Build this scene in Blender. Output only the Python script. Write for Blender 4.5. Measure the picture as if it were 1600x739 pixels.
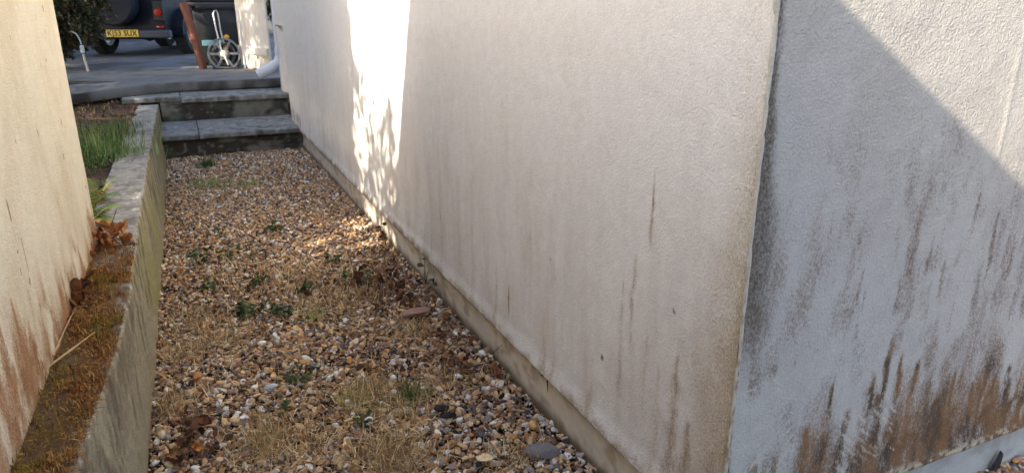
import bpy, bmesh, math, random
import numpy as np
from mathutils import Vector, Matrix

# ------------------------------------------------------------------ scene, camera, light
scene = bpy.context.scene
col = scene.collection
for o in list(bpy.data.objects):
    bpy.data.objects.remove(o)
random.seed(7)
rng = np.random.default_rng(11)

CAM_H = 1.4
TILT = 18.115
YAW = 24.425
cd = bpy.data.cameras.new('camera')
cam = bpy.data.objects.new('camera', cd)
col.objects.link(cam)
cam.location = (0, 0, CAM_H)
cam.rotation_euler = (math.radians(90 - TILT), 0, math.radians(-YAW))
cd.sensor_width = 36
cd.lens = 36 * 1105 / 1600
cd.clip_start = 0.02
cd.clip_end = 2000
cd.dof.use_dof = True
cd.dof.focus_distance = 2.3
cd.dof.aperture_fstop = 9
scene.camera = cam

SUN_D = Vector((1, 0.26, -0.612)).normalized()      # direction the sunlight travels
world = bpy.data.worlds.new('World')
scene.world = world
world.use_nodes = True
wn = world.node_tree
wn.nodes.clear()
sky = wn.nodes.new('ShaderNodeTexSky')
sky.sky_type = 'NISHITA'
sky.air_density = 0.8
sky.dust_density = 2.5
sky.ozone_density = 0.8
sky.sun_disc = False
sky.sun_elevation = math.asin(-SUN_D.z)
sky.sun_rotation = math.atan2(-SUN_D.x, -SUN_D.y) % (2 * math.pi)
bgn = wn.nodes.new('ShaderNodeBackground')
bgn.inputs['Strength'].default_value = 0.15
wo = wn.nodes.new('ShaderNodeOutputWorld')
wn.links.new(sky.outputs[0], bgn.inputs['Color'])
wn.links.new(bgn.outputs[0], wo.inputs['Surface'])

sd = bpy.data.lights.new('sun', 'SUN')
sd.energy = 2.9
sd.angle = math.radians(0.55)
sd.color = (1.0, 0.90, 0.73)
sun = bpy.data.objects.new('sun', sd)
col.objects.link(sun)
sun.rotation_euler = SUN_D.to_track_quat('-Z', 'Y').to_euler()
sun.location = (-6, -2, 8)

vs = scene.view_settings
vs.view_transform = 'Standard'
vs.look = 'None'
vs.exposure = 1.96
vs.gamma = 1.0
vs.use_curve_mapping = False
scene.cycles.max_bounces = 8
scene.cycles.diffuse_bounces = 5

# ------------------------------------------------------------------ helpers
def lin(r, g, b):
    out = []
    for c in (r, g, b):
        c = c / 255.0
        out.append(c / 12.92 if c <= 0.04045 else ((c + 0.055) / 1.055) ** 2.4)
    return tuple(out)

_cf = math.radians(TILT); _ca = math.radians(YAW)
_F = Vector((math.sin(_ca) * math.cos(_cf), math.cos(_ca) * math.cos(_cf), -math.sin(_cf)))
_R = Vector((math.cos(_ca), -math.sin(_ca), 0))
_U = _R.cross(_F)
def at_z(px, py, z):
    """place on a level surface of height z that a surveyed picture point falls on"""
    d = _F * 1105 + _R * (px - 800) - _U * (py - 369.5)
    s = (z - CAM_H) / d.z
    return Vector((d.x * s, d.y * s, z))

def hsh(ix, iy, seed):
    h = (ix.astype(np.int64) * 374761393 + iy.astype(np.int64) * 668265263 + seed * 1442695041) & 0xFFFFFFFF
    h = ((h ^ (h >> 13)) * 1274126177) & 0xFFFFFFFF
    h = h ^ (h >> 16)
    return (h & 0xFFFFFF) / float(0xFFFFFF)
def vn(x, y, seed=0):
    x = np.asarray(x, float); y = np.asarray(y, float)
    x, y = np.broadcast_arrays(x, y)
    ix = np.floor(x); iy = np.floor(y)
    fx = x - ix; fy = y - iy
    fx = fx * fx * (3 - 2 * fx); fy = fy * fy * (3 - 2 * fy)
    a = hsh(ix, iy, seed); b = hsh(ix + 1, iy, seed)
    c = hsh(ix, iy + 1, seed); d = hsh(ix + 1, iy + 1, seed)
    return (a * (1 - fx) + b * fx) * (1 - fy) + (c * (1 - fx) + d * fx) * fy
def fbm(x, y, seed=0, o=4):
    s = 0; a = 1; t = 0
    for i in range(o):
        s = s + a * vn(x * 2 ** i, y * 2 ** i, seed + i * 17); t += a; a *= 0.55
    return s / t
def ss(a, b, x):
    t = np.clip((x - a) / (b - a), 0, 1)
    return t * t * (3 - 2 * t)
def mixc(c, d, m):
    m = np.clip(m, 0, 1)[..., None]
    return c * (1 - m) + np.array(d) * m

def new_mesh(name, V, Fc, C=None, smooth=True, mat=None, parent=None, attr='tint'):
    """V (n,3), Fc (m,k) or list of arrays, C (n,3) per-point albedo"""
    me = bpy.data.meshes.new(name)
    V = np.asarray(V, np.float32)
    if not isinstance(Fc, list):
        Fc = [Fc]
    tot = np.concatenate([np.full(len(f), f.shape[1]) for f in Fc])
    idx = np.concatenate([np.asarray(f).ravel() for f in Fc])
    me.vertices.add(len(V)); me.vertices.foreach_set('co', V.ravel())
    me.loops.add(len(idx)); me.loops.foreach_set('vertex_index', idx.astype(np.int32))
    me.polygons.add(len(tot))
    st = np.concatenate([[0], np.cumsum(tot)[:-1]])
    me.polygons.foreach_set('loop_start', st.astype(np.int32))
    me.polygons.foreach_set('loop_total', tot.astype(np.int32))
    me.polygons.foreach_set('use_smooth', np.full(len(tot), bool(smooth)))
    me.update(calc_edges=True)
    if C is not None:
        a = me.attributes.new(attr, 'FLOAT_COLOR', 'POINT')
        c4 = np.ones((len(V), 4), np.float32); c4[:, :3] = C
        a.data.foreach_set('color', c4.ravel())
    me.validate()
    o = bpy.data.objects.new(name, me)
    col.objects.link(o)
    if mat: me.materials.append(mat)
    if parent: o.parent = parent
    return o

def grid_faces(nu, nv, flip=False):
    i, j = np.meshgrid(np.arange(nu - 1), np.arange(nv - 1), indexing='ij')
    a = (i * nv + j).ravel(); b = a + nv; c = b + 1; d = a + 1
    return np.stack([a, d, c, b] if flip else [a, b, c, d], 1)

def tag(o, label=None, cat=None, group=None, kind=None):
    if label: o['label'] = label
    if cat: o['category'] = cat
    if group: o['group'] = group
    if kind: o['kind'] = kind
    return o
def empty(name, loc=(0, 0, 0), rz=0.0, label=None, cat=None, group=None):
    o = bpy.data.objects.new(name, None)
    o.empty_display_size = 0.1
    col.objects.link(o); o.location = loc; o.rotation_euler = (0, 0, rz)
    return tag(o, label, cat, group)

class MB:
    """collects shapes into one bmesh"""
    def __init__(s): s.bm = bmesh.new()
    def _xf(s, vs_, M):
        if M is not None: bmesh.ops.transform(s.bm, matrix=M, verts=vs_)
    def box(s, c, d, bev=0.0, M=None, taper=None, seg=2):
        r = bmesh.ops.create_cube(s.bm, size=1.0)['verts']
        for v in r:
            if taper and v.co.z < 0: v.co.x *= taper[0]; v.co.y *= taper[1]
            v.co = Vector((v.co.x * d[0] + c[0], v.co.y * d[1] + c[1], v.co.z * d[2] + c[2]))
        if bev > 0:
            es = list({e for v in r for e in v.link_edges})
            rr = bmesh.ops.bevel(s.bm, geom=es, offset=bev, segments=seg, affect='EDGES', profile=0.5)
            r = list({v for f in rr['faces'] for v in f.verts} | {v for v in r if v.is_valid})
        s._xf(r, M)
        return s
    def tube(s, pts, rad, n=8, cap=True):
        pts = [Vector(p) for p in pts]
        if not hasattr(rad, '__len__'): rad = [rad] * len(pts)
        rings = []
        up = None
        for i, p in enumerate(pts):
            t = (pts[min(i + 1, len(pts) - 1)] - pts[max(i - 1, 0)]).normalized()
            if up is None:
                up = Vector((0, 0, 1)) if abs(t.z) < 0.9 else Vector((1, 0, 0))
            a = t.cross(up).normalized(); b = a.cross(t).normalized(); up = b
            rings.append([s.bm.verts.new(p + (a * math.cos(2 * math.pi * k / n) + b * math.sin(2 * math.pi * k / n)) * rad[i]) for k in range(n)])
        for r0, r1 in zip(rings, rings[1:]):
            for k in range(n):
                s.bm.faces.new((r0[k], r0[(k + 1) % n], r1[(k + 1) % n], r1[k]))
        if cap:
            s.bm.faces.new(rings[0][::-1]); s.bm.faces.new(rings[-1])
        return s
    def lathe(s, prof, n=24, M=None, closed=False):
        """prof [(r,z)] round the z axis"""
        rings = []
        for r, z in prof:
            rings.append([s.bm.verts.new((r * math.cos(2 * math.pi * k / n), r * math.sin(2 * math.pi * k / n), z)) for k in range(n)])
        rr = list(zip(rings, rings[1:])) + ([(rings[-1], rings[0])] if closed else [])
        for r0, r1 in rr:
            for k in range(n):
                s.bm.faces.new((r0[k], r0[(k + 1) % n], r1[(k + 1) % n], r1[k]))
        if not closed:
            if prof[0][0] > 1e-4: s.bm.faces.new(rings[0][::-1])
            if prof[-1][0] > 1e-4: s.bm.faces.new(rings[-1])
        s._xf([v for r in rings for v in r], M)
        return s
    def poly(s, pts):
        s.bm.faces.new([s.bm.verts.new(p) for p in pts]); return s
    def prism(s, pts, d):
        """pts polygon, extruded by vector d"""
        d = Vector(d)
        a = [s.bm.verts.new(Vector(p)) for p in pts]; b = [s.bm.verts.new(Vector(p) + d) for p in pts]
        s.bm.faces.new(a[::-1]); s.bm.faces.new(b)
        for k in range(len(a)):
            s.bm.faces.new((a[k], a[(k + 1) % len(a)], b[(k + 1) % len(a)], b[k]))
        return s
    def build(s, name, mat, parent=None, smooth=False):
        bmesh.ops.recalc_face_normals(s.bm, faces=s.bm.faces[:])
        me = bpy.data.meshes.new(name); s.bm.to_mesh(me); s.bm.free()
        me.materials.append(mat)
        if smooth:
            me.polygons.foreach_set('use_smooth', [True] * len(me.polygons))
            me.set_sharp_from_angle(angle=math.radians(38))
        o = bpy.data.objects.new(name, me); col.objects.link(o)
        if parent: o.parent = parent
        return o

# ------------------------------------------------------------------ materials
def base_mat(name):
    m = bpy.data.materials.new(name); m.use_nodes = True
    nt = m.node_tree
    return m, nt, nt.nodes['Principled BSDF']
def N(nt, t, **kw):
    n = nt.nodes.new(t)
    for k, v in kw.items(): setattr(n, k, v)
    return n
def noise(nt, scale, detail=4, rough=0.6, vec=None, stretch=None):
    tc = N(nt, 'ShaderNodeTexCoord')
    out = tc.outputs['Object']
    if stretch:
        mp = N(nt, 'ShaderNodeMapping'); mp.inputs['Scale'].default_value = stretch
        nt.links.new(out, mp.inputs['Vector']); out = mp.outputs[0]
    n = N(nt, 'ShaderNodeTexNoise'); n.inputs['Scale'].default_value = scale
    n.inputs['Detail'].default_value = detail; n.inputs['Roughness'].default_value = rough
    nt.links.new(out, n.inputs['Vector'])
    return n
def ramp(nt, src, p0, p1, c0=(0, 0, 0, 1), c1=(1, 1, 1, 1)):
    r = N(nt, 'ShaderNodeValToRGB')
    r.color_ramp.elements[0].position = p0; r.color_ramp.elements[1].position = p1
    r.color_ramp.elements[0].color = c0; r.color_ramp.elements[1].color = c1
    nt.links.new(src, r.inputs[0]); return r
def mul(nt, a, b, fac=1.0, mode='MULTIPLY'):
    m = N(nt, 'ShaderNodeMix', data_type='RGBA', blend_type=mode)
    m.inputs[0].default_value = fac
    if isinstance(a, tuple): m.inputs[6].default_value = a
    else: nt.links.new(a, m.inputs[6])
    if isinstance(b, tuple): m.inputs[7].default_value = b
    else: nt.links.new(b, m.inputs[7])
    return m.outputs[2]
def bump(nt, p, srcs):
    """srcs [(socket, strength, distance)] chained"""
    prev = None
    for s_, st, di in srcs:
        b = N(nt, 'ShaderNodeBump'); b.inputs['Strength'].default_value = st; b.inputs['Distance'].default_value = di
        nt.links.new(s_, b.inputs['Height'])
        if prev: nt.links.new(prev, b.inputs['Normal'])
        prev = b.outputs[0]
    nt.links.new(prev, p.inputs['Normal'])

def attr_mat(name, rough=0.9, fine=None, bumps=None, spec=0.25, lo=0.75, hi=1.15):
    """albedo from the 'tint' attribute, broken up by procedural grain"""
    m, nt, p = base_mat(name)
    a = N(nt, 'ShaderNodeAttribute'); a.attribute_name = 'tint'
    c = a.outputs['Color']
    for sc, l, h in (fine or []):
        n = noise(nt, sc, 5, 0.65)
        r = ramp(nt, n.outputs[0], 0.3, 0.7, (l, l, l, 1), (h, h, h, 1))
        c = mul(nt, c, r.outputs[0])
    nt.links.new(c, p.inputs['Base Color'])
    p.inputs['Roughness'].default_value = rough
    p.inputs['Specular IOR Level'].default_value = spec
    if bumps:
        bump(nt, p, [(noise(nt, sc, de, 0.55).outputs[0], st, di) for sc, de, st, di in bumps])
    return m
def flat_mat(name, c, rough=0.6, metal=0.0, spec=0.5, var=0.12, scale=8, bumps=None, coat=0.0):
    m, nt, p = base_mat(name)
    n = noise(nt, scale, 5, 0.6)
    r = ramp(nt, n.outputs[0], 0.25, 0.75, tuple(x * (1 - var) for x in c) + (1,), tuple(min(1, x * (1 + var)) for x in c) + (1,))
    nt.links.new(r.outputs[0], p.inputs['Base Color'])
    n2 = noise(nt, scale * 4, 4, 0.6)
    r2 = ramp(nt, n2.outputs[0], 0.3, 0.7, (rough * .85,) * 3 + (1,), (min(1, rough * 1.15),) * 3 + (1,))
    nt.links.new(r2.outputs[0], p.inputs['Roughness'])
    p.inputs['Metallic'].default_value = metal
    p.inputs['Specular IOR Level'].default_value = spec
    p.inputs['Coat Weight'].default_value = coat
    if bumps:
        bump(nt, p, [(noise(nt, sc, de, 0.55).outputs[0], st, di) for sc, de, st, di in bumps])
    return m

M = {}
def render_mat(name, worm=True):
    """trowelled rough-cast render: stipple plus short scraped wrinkles"""
    m, nt, p = base_mat(name)
    a = N(nt, 'ShaderNodeAttribute'); a.attribute_name = 'tint'
    n1 = noise(nt, 320, 3, 0.6); r1 = ramp(nt, n1.outputs[0], 0.3, 0.7, (.84, .84, .84, 1), (1.08, 1.08, 1.08, 1))
    n2 = noise(nt, 26, 5, 0.6); r2 = ramp(nt, n2.outputs[0], 0.3, 0.7, (.93, .93, .93, 1), (1.03, 1.03, 1.03, 1))
    # dirt: its colour and how thickly it covers come with the mesh, the grain of its edge is procedural
    ad = N(nt, 'ShaderNodeAttribute'); ad.attribute_name = 'dirt'
    ac = N(nt, 'ShaderNodeAttribute'); ac.attribute_name = 'cover'
    nd = noise(nt, 230, 6, 0.72, stretch=(1, 1, .62))
    th = N(nt, 'ShaderNodeMath', operation='MULTIPLY_ADD'); nt.links.new(ac.outputs['Fac'], th.inputs[0]); th.inputs[1].default_value = .52
    nt.links.new(nd.outputs[0], th.inputs[2])
    mr = N(nt, 'ShaderNodeMapRange', interpolation_type='SMOOTHSTEP'); nt.links.new(th.outputs[0], mr.inputs[0])
    mr.inputs[1].default_value = .60; mr.inputs[2].default_value = 1.02; mr.inputs[4].default_value = .92
    gate_ = N(nt, 'ShaderNodeMath', operation='MULTIPLY'); nt.links.new(mr.outputs[0], gate_.inputs[0])
    g2 = N(nt, 'ShaderNodeMapRange'); nt.links.new(ac.outputs['Fac'], g2.inputs[0]); g2.inputs[2].default_value = .12
    nt.links.new(g2.outputs[0], gate_.inputs[1])
    cm = N(nt, 'ShaderNodeMix', data_type='RGBA'); nt.links.new(gate_.outputs[0], cm.inputs[0]); nt.links.new(a.outputs['Color'], cm.inputs[6]); nt.links.new(ad.outputs['Color'], cm.inputs[7])
    c = mul(nt, mul(nt, cm.outputs[2], r1.outputs[0]), r2.outputs[0])
    nt.links.new(c, p.inputs['Base Color'])
    p.inputs['Roughness'].default_value = 0.92; p.inputs['Specular IOR Level'].default_value = 0.2
    w = noise(nt, 85, 3, 0.55); w.inputs['Distortion'].default_value = 1.4
    st = noise(nt, 230, 3, 0.6)
    lo = noise(nt, 9, 3, 0.5)
    bump(nt, p, [(lo.outputs[0], 0.35, 0.012), (w.outputs[0], 0.62, 0.0055), (st.outputs[0], 0.55, 0.003)])
    return m
M['render'] = render_mat('white_render')
M['render_cream'] = render_mat('cream_render')
M['plinth'] = attr_mat('plinth_concrete', 0.9, [(180, .88, 1.06), (30, .92, 1.04)], [(60, 4, .3, .003), (260, 3, .3, .0015)])
M['concrete'] = attr_mat('weathered_concrete', 0.93, [(240, .66, 1.18), (45, .74, 1.12)], [(28, 6, .7, .012), (150, 4, .7, .004)])
M['slab'] = attr_mat('paving_slab', 0.9, [(150, .8, 1.12), (25, .85, 1.08)], [(50, 5, .4, .004), (220, 3, .4, .002)])
M['stone'] = attr_mat('flint_gravel', 0.72, [(160, .82, 1.12), (480, .85, 1.1)], [(150, 4, .35, .002)], spec=0.35)
M['soil'] = attr_mat('dark_soil', 1.0, [(120, .6, 1.3), (20, .75, 1.15)], [(60, 5, .8, .012), (240, 4, .8, .005)])
M['plant'] = attr_mat('plant_leaves', 0.62, [(90, .8, 1.15)], None, spec=0.3)
M['straw'] = attr_mat('dry_straw', 0.8, [(90, .8, 1.15)], None, spec=0.2)
M['moss'] = attr_mat('moss_tufts', 0.95, [(200, .6, 1.2)], None, spec=0.1)
M['deadleaf'] = attr_mat('dead_leaf', 0.75, [(140, .65, 1.2)], [(90, 3, .4, .002)], spec=0.3)
M['tarmac'] = attr_mat('driveway_surface', 0.85, [(140, .8, 1.12), (9, .9, 1.06)], [(180, 4, .4, .003)])
M['bark'] = flat_mat('bark', lin(92, 74, 56), 0.95, var=.3, scale=14, bumps=[(18, 5, .8, .02)])
M['roof'] = flat_mat('roof_felt', lin(90, 88, 86), 0.9, var=.15, scale=10)
M['trim'] = flat_mat('white_trim', (.74, .74, .72), 0.45, var=.05)
M['bead'] = flat_mat('bead_plastic', lin(205, 202, 190), 0.6, var=.12, scale=30, bumps=[(120, 4, .4, .002)])
M['car'] = flat_mat('dark_blue_paint', lin(12, 16, 28), 0.6, var=.1, scale=5, coat=.1, spec=.35)
M['rubber'] = flat_mat('tyre_rubber', (.018, .018, .02), 0.85, var=.2, scale=20)
M['vinyl'] = flat_mat('vinyl_cover', lin(24, 26, 38), 0.7, var=.15, scale=7, bumps=[(9, 3, .4, .02)])
M['glass'] = flat_mat('dark_glass', (.02, .025, .03), 0.08, var=.05, spec=.8)
M['steel'] = flat_mat('brushed_steel', (.55, .57, .6), 0.3, metal=1.0, var=.08, scale=20)
M['bumperm'] = flat_mat('grey_bumper', lin(60, 64, 76), 0.6, var=.15, scale=9)
M['underside'] = flat_mat('dark_chassis', (.02, .02, .02), 0.9, var=.2)
M['redlens'] = flat_mat('red_lens', lin(170, 40, 30), 0.2, var=.1)
M['plate'] = flat_mat('yellow_plate', lin(222, 190, 40), 0.4, var=.05)
M['ink'] = flat_mat('black_print', (.015, .015, .015), 0.5, var=.1)
M['binp'] = flat_mat('black_plastic', lin(32, 36, 38), 0.45, var=.2, scale=6)
M['brownpipe'] = flat_mat('brown_pipe', lin(112, 62, 40), 0.5, var=.25, scale=7)
M['yellow'] = flat_mat('yellow_fitting', lin(225, 170, 40), 0.4, var=.08)
M['greyplastic'] = flat_mat('grey_plastic', lin(120, 124, 128), 0.4, var=.12, scale=12)
M['hose'] = flat_mat('hose', lin(90, 84, 82), 0.5, var=.2, scale=40)
M['teal'] = flat_mat('teal_card', lin(105, 150, 160), 0.6, var=.1)
M['sack'] = flat_mat('white_sack', lin(222, 205, 196), 0.7, var=.12, scale=12, bumps=[(22, 4, .6, .015)])
M['whitepaint'] = flat_mat('white_gate_paint', lin(222, 214, 198), 0.6, var=.1, scale=9)
M['pvc'] = flat_mat('white_plastic_pipe', lin(205, 208, 212), 0.4, var=.06)
M['stake'] = flat_mat('pale_timber', lin(200, 190, 170), 0.8, var=.15, scale=20)
M['twig'] = flat_mat('dark_twig', lin(70, 52, 40), 0.9, var=.25, scale=60)
M['palestem'] = flat_mat('dry_stem', lin(176, 146, 104), 0.8, var=.2, scale=60)

class Dirt:
    """collects coverage and colour of grime layers"""
    def __init__(s, shape): s.n = np.zeros(shape); s.c = np.zeros(shape + (3,)); s.k = np.ones(shape)
    def add(s, m, colr):
        m = np.clip(m, 0, 1); colr = np.array(colr)
        s.c += m[..., None] * colr; s.n += m; s.k *= (1 - m)
    def put(s, o, pad=0):
        cov = 1 - s.k; colr = s.c / np.maximum(s.n, 1e-4)[..., None]
        if pad: cov = np.concatenate([cov[:, :1]] * pad + [cov], 1); colr = np.concatenate([colr[:, :1]] * pad + [colr], 1)
        a = o.data.attributes.new('cover', 'FLOAT', 'POINT'); a.data.foreach_set('value', cov.astype(np.float32).ravel())
        b = o.data.attributes.new('dirt', 'FLOAT_COLOR', 'POINT')
        c4 = np.ones((cov.size, 4), np.float32); c4[:, :3] = colr.reshape(-1, 3); b.data.foreach_set('color', c4.ravel())

# ------------------------------------------------------------------ THE HOUSE ON THE RIGHT
XW, YC = 1.0, 1.032          # passage face x, front face y
BASE = np.array(lin(232, 228, 221))
RUST = np.array(lin(132, 84, 40)); BROWN = np.array(lin(140, 112, 84)); DARK = np.array(lin(86, 80, 74))
TAN = np.array(lin(184, 166, 138)); PINK = np.array(lin(216, 206, 196)); GREEN = np.array(lin(140, 132, 84))

def spike(u, z, u0, ztop, zbot, w, seed=0):
    """a run-off streak: pointed top at (u0, ztop), widening and ragged downward"""
    tt = (ztop - z) / (ztop - zbot)
    t = np.clip(tt, 0, 1)
    wig = (vn(u * 0 + u0 * 90, z * 9, seed) - .5) * w * .5
    hw = w * (0.25 + 0.75 * t ** 0.7)
    d = np.abs(u - u0 - wig) / hw
    rag = fbm(u * 120, z * 34, seed + 3, 4)
    end = ss(1.25, .7, tt) if zbot > .28 else 1.0
    return np.clip(1.5 - d - 1.25 * rag, 0, 1) * ss(0, .12, t) * end * (z <= ztop)

def side_color(y, z):
    D = Dirt(y.shape)
    c = np.broadcast_to(BASE, y.shape + (3,)).copy()
    c = mixc(c, PINK, .55 * ss(1.1, .2, z) * ss(.35, .7, fbm(y * 1.7, z * 1.3, 5)))
    c = mixc(c, TAN, .22 * ss(1.2, .25, z) * ss(.40, .72, fbm(y * 9, z * 2.6, 9)))
    c = mixc(c, BROWN, .09 * ss(.45, .75, fbm(y * 20, z * 3.2, 21)) * ss(1.35, .5, z))
    D.add(.34 * ss(.52, .75, fbm(y * 30, z * 8, 23, 5)) * ss(.42, .62, fbm(y * 6, z * 4, 24)) * ss(.95, .25, z), BROWN)
    D.add(.26 * ss(.45, .7, fbm(y * 11, z * 7, 26, 5)), TAN)
    # near-corner tan and olive band
    edge = ss(.17, .0, y - YC + .07 * (fbm(y * 6, z * 7, 31) - .3))
    low_ = ss(1.5, .95, z)
    D.add(.55 * edge * (.3 + .7 * low_), lin(170, 150, 108))
    D.add(.35 * ss(.035, .0, y - YC) * ss(1.3, 1.0, z) * ss(.3, .6, fbm(y * 30, z * 9, 32)), lin(132, 112, 70))
    D.add(.36 * ss(.36, .08, y - YC) * ss(1.1, .4, z), lin(176, 146, 108))
    c = mixc(c, TAN, .25 * edge * low_)
    for (u0, zt, zb, w, s_, colr) in [(1.37, 1.03, .84, .014, .8, BROWN), (1.43, .82, .50, .030, .55, BROWN), (1.36, .62, .30, .03, .5, TAN),
                                (1.48, .74, .35, .022, .5, BROWN), (2.231, .42, .29, .018, .85, RUST), (2.35, .46, .25, .03, .5, BROWN),
                                (1.744, 1.0, .965, .006, .9, GREEN), (3.014, .53, .44, .016, .7, BROWN),
                                (1.23, .62, .22, .045, .65, BROWN), (1.30, .55, .2, .04, .5, TAN), (1.17, .46, .2, .04, .75, BROWN), (1.62, .42, .2, .03, .4, TAN),
                                (1.95, .5, .22, .04, .35, TAN), (2.6, .6, .2, .05, .35, TAN), (2.05, .75, .3, .03, .25, BROWN)]:
        m = spike(y, z, u0, zt, zb, w, int(u0 * 100))
        D.add(s_ * m, colr); c = mixc(c, colr, .3 * s_ * m)
    for (y0, z0, r) in [(1.572, .427, .007), (1.26, .70, .005), (1.9, .62, .004)]:
        c = mixc(c, DARK, .8 * (((y - y0) / r) ** 2 + ((z - z0) / (r * 1.3)) ** 2 < 1))
    # pale filled patches
    for (py_, pz_, r_) in [(1.24, .44, .09), (1.58, .36, .05), (1.9, 1.15, .12), (2.7, .8, .16)]:
        m = ss(r_, r_ * .5, np.hypot((y - py_), (z - pz_) * 1.2) + .05 * (fbm(y * 20, z * 20, 3) - .4))
        c = mixc(c, BASE * 1.03, .6 * m)
    D.add(.8 * ss(.24, .15, z - .14 * (y > 7.3) - .02) * ss(.3, .6, fbm(y * 30, z * 8, 44)) * (y > 3), BROWN)
    D.add(.65 * ss(.25, .193, z) * ss(.25, .6, fbm(y * 14, z * 14, 47)), BROWN)
    return c, D

def front_color(x, z):
    D = Dirt(x.shape)
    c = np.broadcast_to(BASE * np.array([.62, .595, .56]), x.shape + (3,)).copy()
    u = x - XW
    med = fbm(x * 22, z * 8, 63, 5); blot = fbm(x * 6, z * 4, 62, 4)
    up = ss(1.45, .95, z)
    c = mixc(c, lin(176, 166, 156), .35 * ss(.4, .7, blot))
    D.add(.34 * ss(.34, .66, .5 * med + .5 * blot) * up, lin(104, 88, 74))
    D.add(.26 * ss(.46, .70, med) * ss(1.45, .85, z), lin(130, 100, 76))
    D.add(.40 * ss(.52, .72, fbm(x * 48, z * 11, 69, 5)) * ss(.42, .62, fbm(x * 8, z * 5, 68)) * ss(1.4, .9, z), lin(116, 84, 60))
    # dark grimy band beside the corner
    w = .030 + .06 * ss(1.25, .85, z)
    band = ss(w * 1.2, w * .3, u + .03 * (fbm(x * 40, z * 12, 71) - .5)) * ss(.55, .85, z)
    c = mixc(c, lin(128, 120, 108), .55 * band)
    D.add(.70 * band, lin(84, 72, 58))
    # run-off streaks
    S = np.zeros(x.shape)
    spikes = [(1.487, .66, .26, .030), (1.53, .60, .26, .030), (1.597, .565, .26, .032), (1.44, .56, .25, .045), (1.47, .50, .25, .05),
              (1.757, .50, .26, .026), (1.70, .43, .25, .05), (1.90, .50, .25, .040), (1.85, .44, .25, .045), (2.0, .46, .25, .05),
              (1.96, .42, .25, .05), (2.08, .45, .25, .05), (2.15, .47, .25, .05), (1.30, .56, .45, .016), (1.36, .48, .2, .05), (1.24, .47, .2, .045),
              (1.30, .43, .2, .05), (1.41, .44, .2, .05), (1.55, .42, .24, .07), (1.64, .40, .24, .07), (1.78, .38, .24, .07), (2.25, .46, .22, .08), (2.4, .5, .22, .09),
              (2.6, .44, .22, .09), (2.85, .5, .22, .1)]
    for i, (u0, zt, zb, w_) in enumerate(spikes):
        S = np.maximum(S, .95 * spike(x, z, u0, zt, zb, w_ * 1.15, 200 + i * 7))
    h = .33 + .20 * ss(.25, .8, fbm(x * 11, x * 0, 77, 4)) + .07 * fbm(x * 40, z * 12, 79, 3)
    low = ss(-.05, .17, h - z) * ss(1.20, 1.30, x)
    S = np.maximum(S, .95 * low * (.36 + .64 * ss(.35, .6, fbm(x * 24, z * 10, 83, 5))))
    low2 = ss(.0, .14, .40 + .10 * vn(x * 50, x * 0, 80) - z) * ss(1.19, 1.12, x)
    S = np.maximum(S, low2 * ss(.42, .62, fbm(x * 60, z * 8, 85, 4)) * .85)
    rusty = mixc(np.broadcast_to(np.array(lin(114, 78, 40)), x.shape + (3,)).copy(), lin(56, 38, 24), .9 * ss(.43, .62, fbm(x * 17, z * 8, 87, 5)))
    rusty = mixc(rusty, lin(146, 102, 58), .6 * ss(.48, .7, fbm(x * 34, z * 14, 89, 5)) * ss(.26, .42, z))
    # wiped swathe rising from the corner, and a scrubbed patch, carry less dirt
    d = np.abs((z - .53) - .45 * (x - 1.05)) / .055
    wipe = ss(1.3, .2, d + .9 * (fbm((x + z) * 14, (z - .45 * x) * 90, 91, 3) - .5)) * ss(1.55, 1.2, x)
    patch = ss(.060, .02, np.hypot((x - 1.425) * .8, (z - .40)) + .03 * (fbm(x * 50, z * 50, 93) - .5))
    S = S * (1 - .75 * patch) * (1 - .5 * wipe * (z > .42))
    D.k = 1 - (1 - D.k) * (1 - .75 * wipe)
    Sc = np.clip(S, 0, 1)
    D.k *= 1 - Sc; D.c = D.c * (1 - Sc[..., None]) + 3 * Sc[..., None] * rusty; D.n = D.n * (1 - Sc) + 3 * Sc
    c = c * (1 - .45 * Sc[..., None]) + lin(150, 118, 84) * .45 * Sc[..., None] if False else mixc(c, lin(150, 122, 92), .5 * Sc)
    halo = ss(.18, .0, z - h) * ss(1.15, 1.3, x)
    D.add(.38 * halo * ss(.35, .65, fbm(x * 24, z * 10, 115, 5)), lin(138, 98, 60))
    for i, (u0, zt, zb, w_, s_) in enumerate([(1.79, .93, .74, .016, .7), (1.77, .80, .66, .02, .55), (1.34, .84, .74, .012, .6), (1.35, .80, .6, .02, .5), (1.56, .90, .80, .012, .55),
                                (1.70, .98, .86, .014, .5), (1.62, .82, .70, .016, .5), (1.88, .86, .7, .02, .5), (1.22, 1.0, .9, .01, .4), (1.47, .78, .70, .012, .5), (1.99, .8, .6, .02, .5), (1.69, .70, .6, .012, .5)]):
        D.add(1.1 * s_ * spike(x, z, u0, zt, zb, w_ * 1.3, 400 + i * 5), lin(104, 74, 50))
    # fine pale scratches across the stain
    scr = np.zeros(x.shape)
    for i in range(64):
        ca = 1.36 + rng.random() * .20; cz = .27 + rng.random() * .20
        if i > 38: ca = 1.01 + rng.random() * .20; cz = .36 + rng.random() * .26
        L = .008 + rng.random() * .03; th = math.radians((-42 if i <= 38 else 35) + rng.normal() * (5 if i <= 38 else 14))
        aa = (x - ca) * math.cos(th) + (z - cz) * math.sin(th); bb = -(x - ca) * math.sin(th) + (z - cz) * math.cos(th)
        wd_ = (.0012 + .0016 * rng.random()) * (1.2 - (aa / L) ** 2).clip(0, 1)
        scr = np.maximum(scr, (.4 + .4 * rng.random()) * ss(wd_ * 1.5 + 1e-6, wd_ * .5, np.abs(bb)) * (np.abs(aa) < L))
    c = mixc(c, lin(200, 190, 172), scr); D.k = 1 - (1 - D.k) * (1 - scr)
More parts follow.
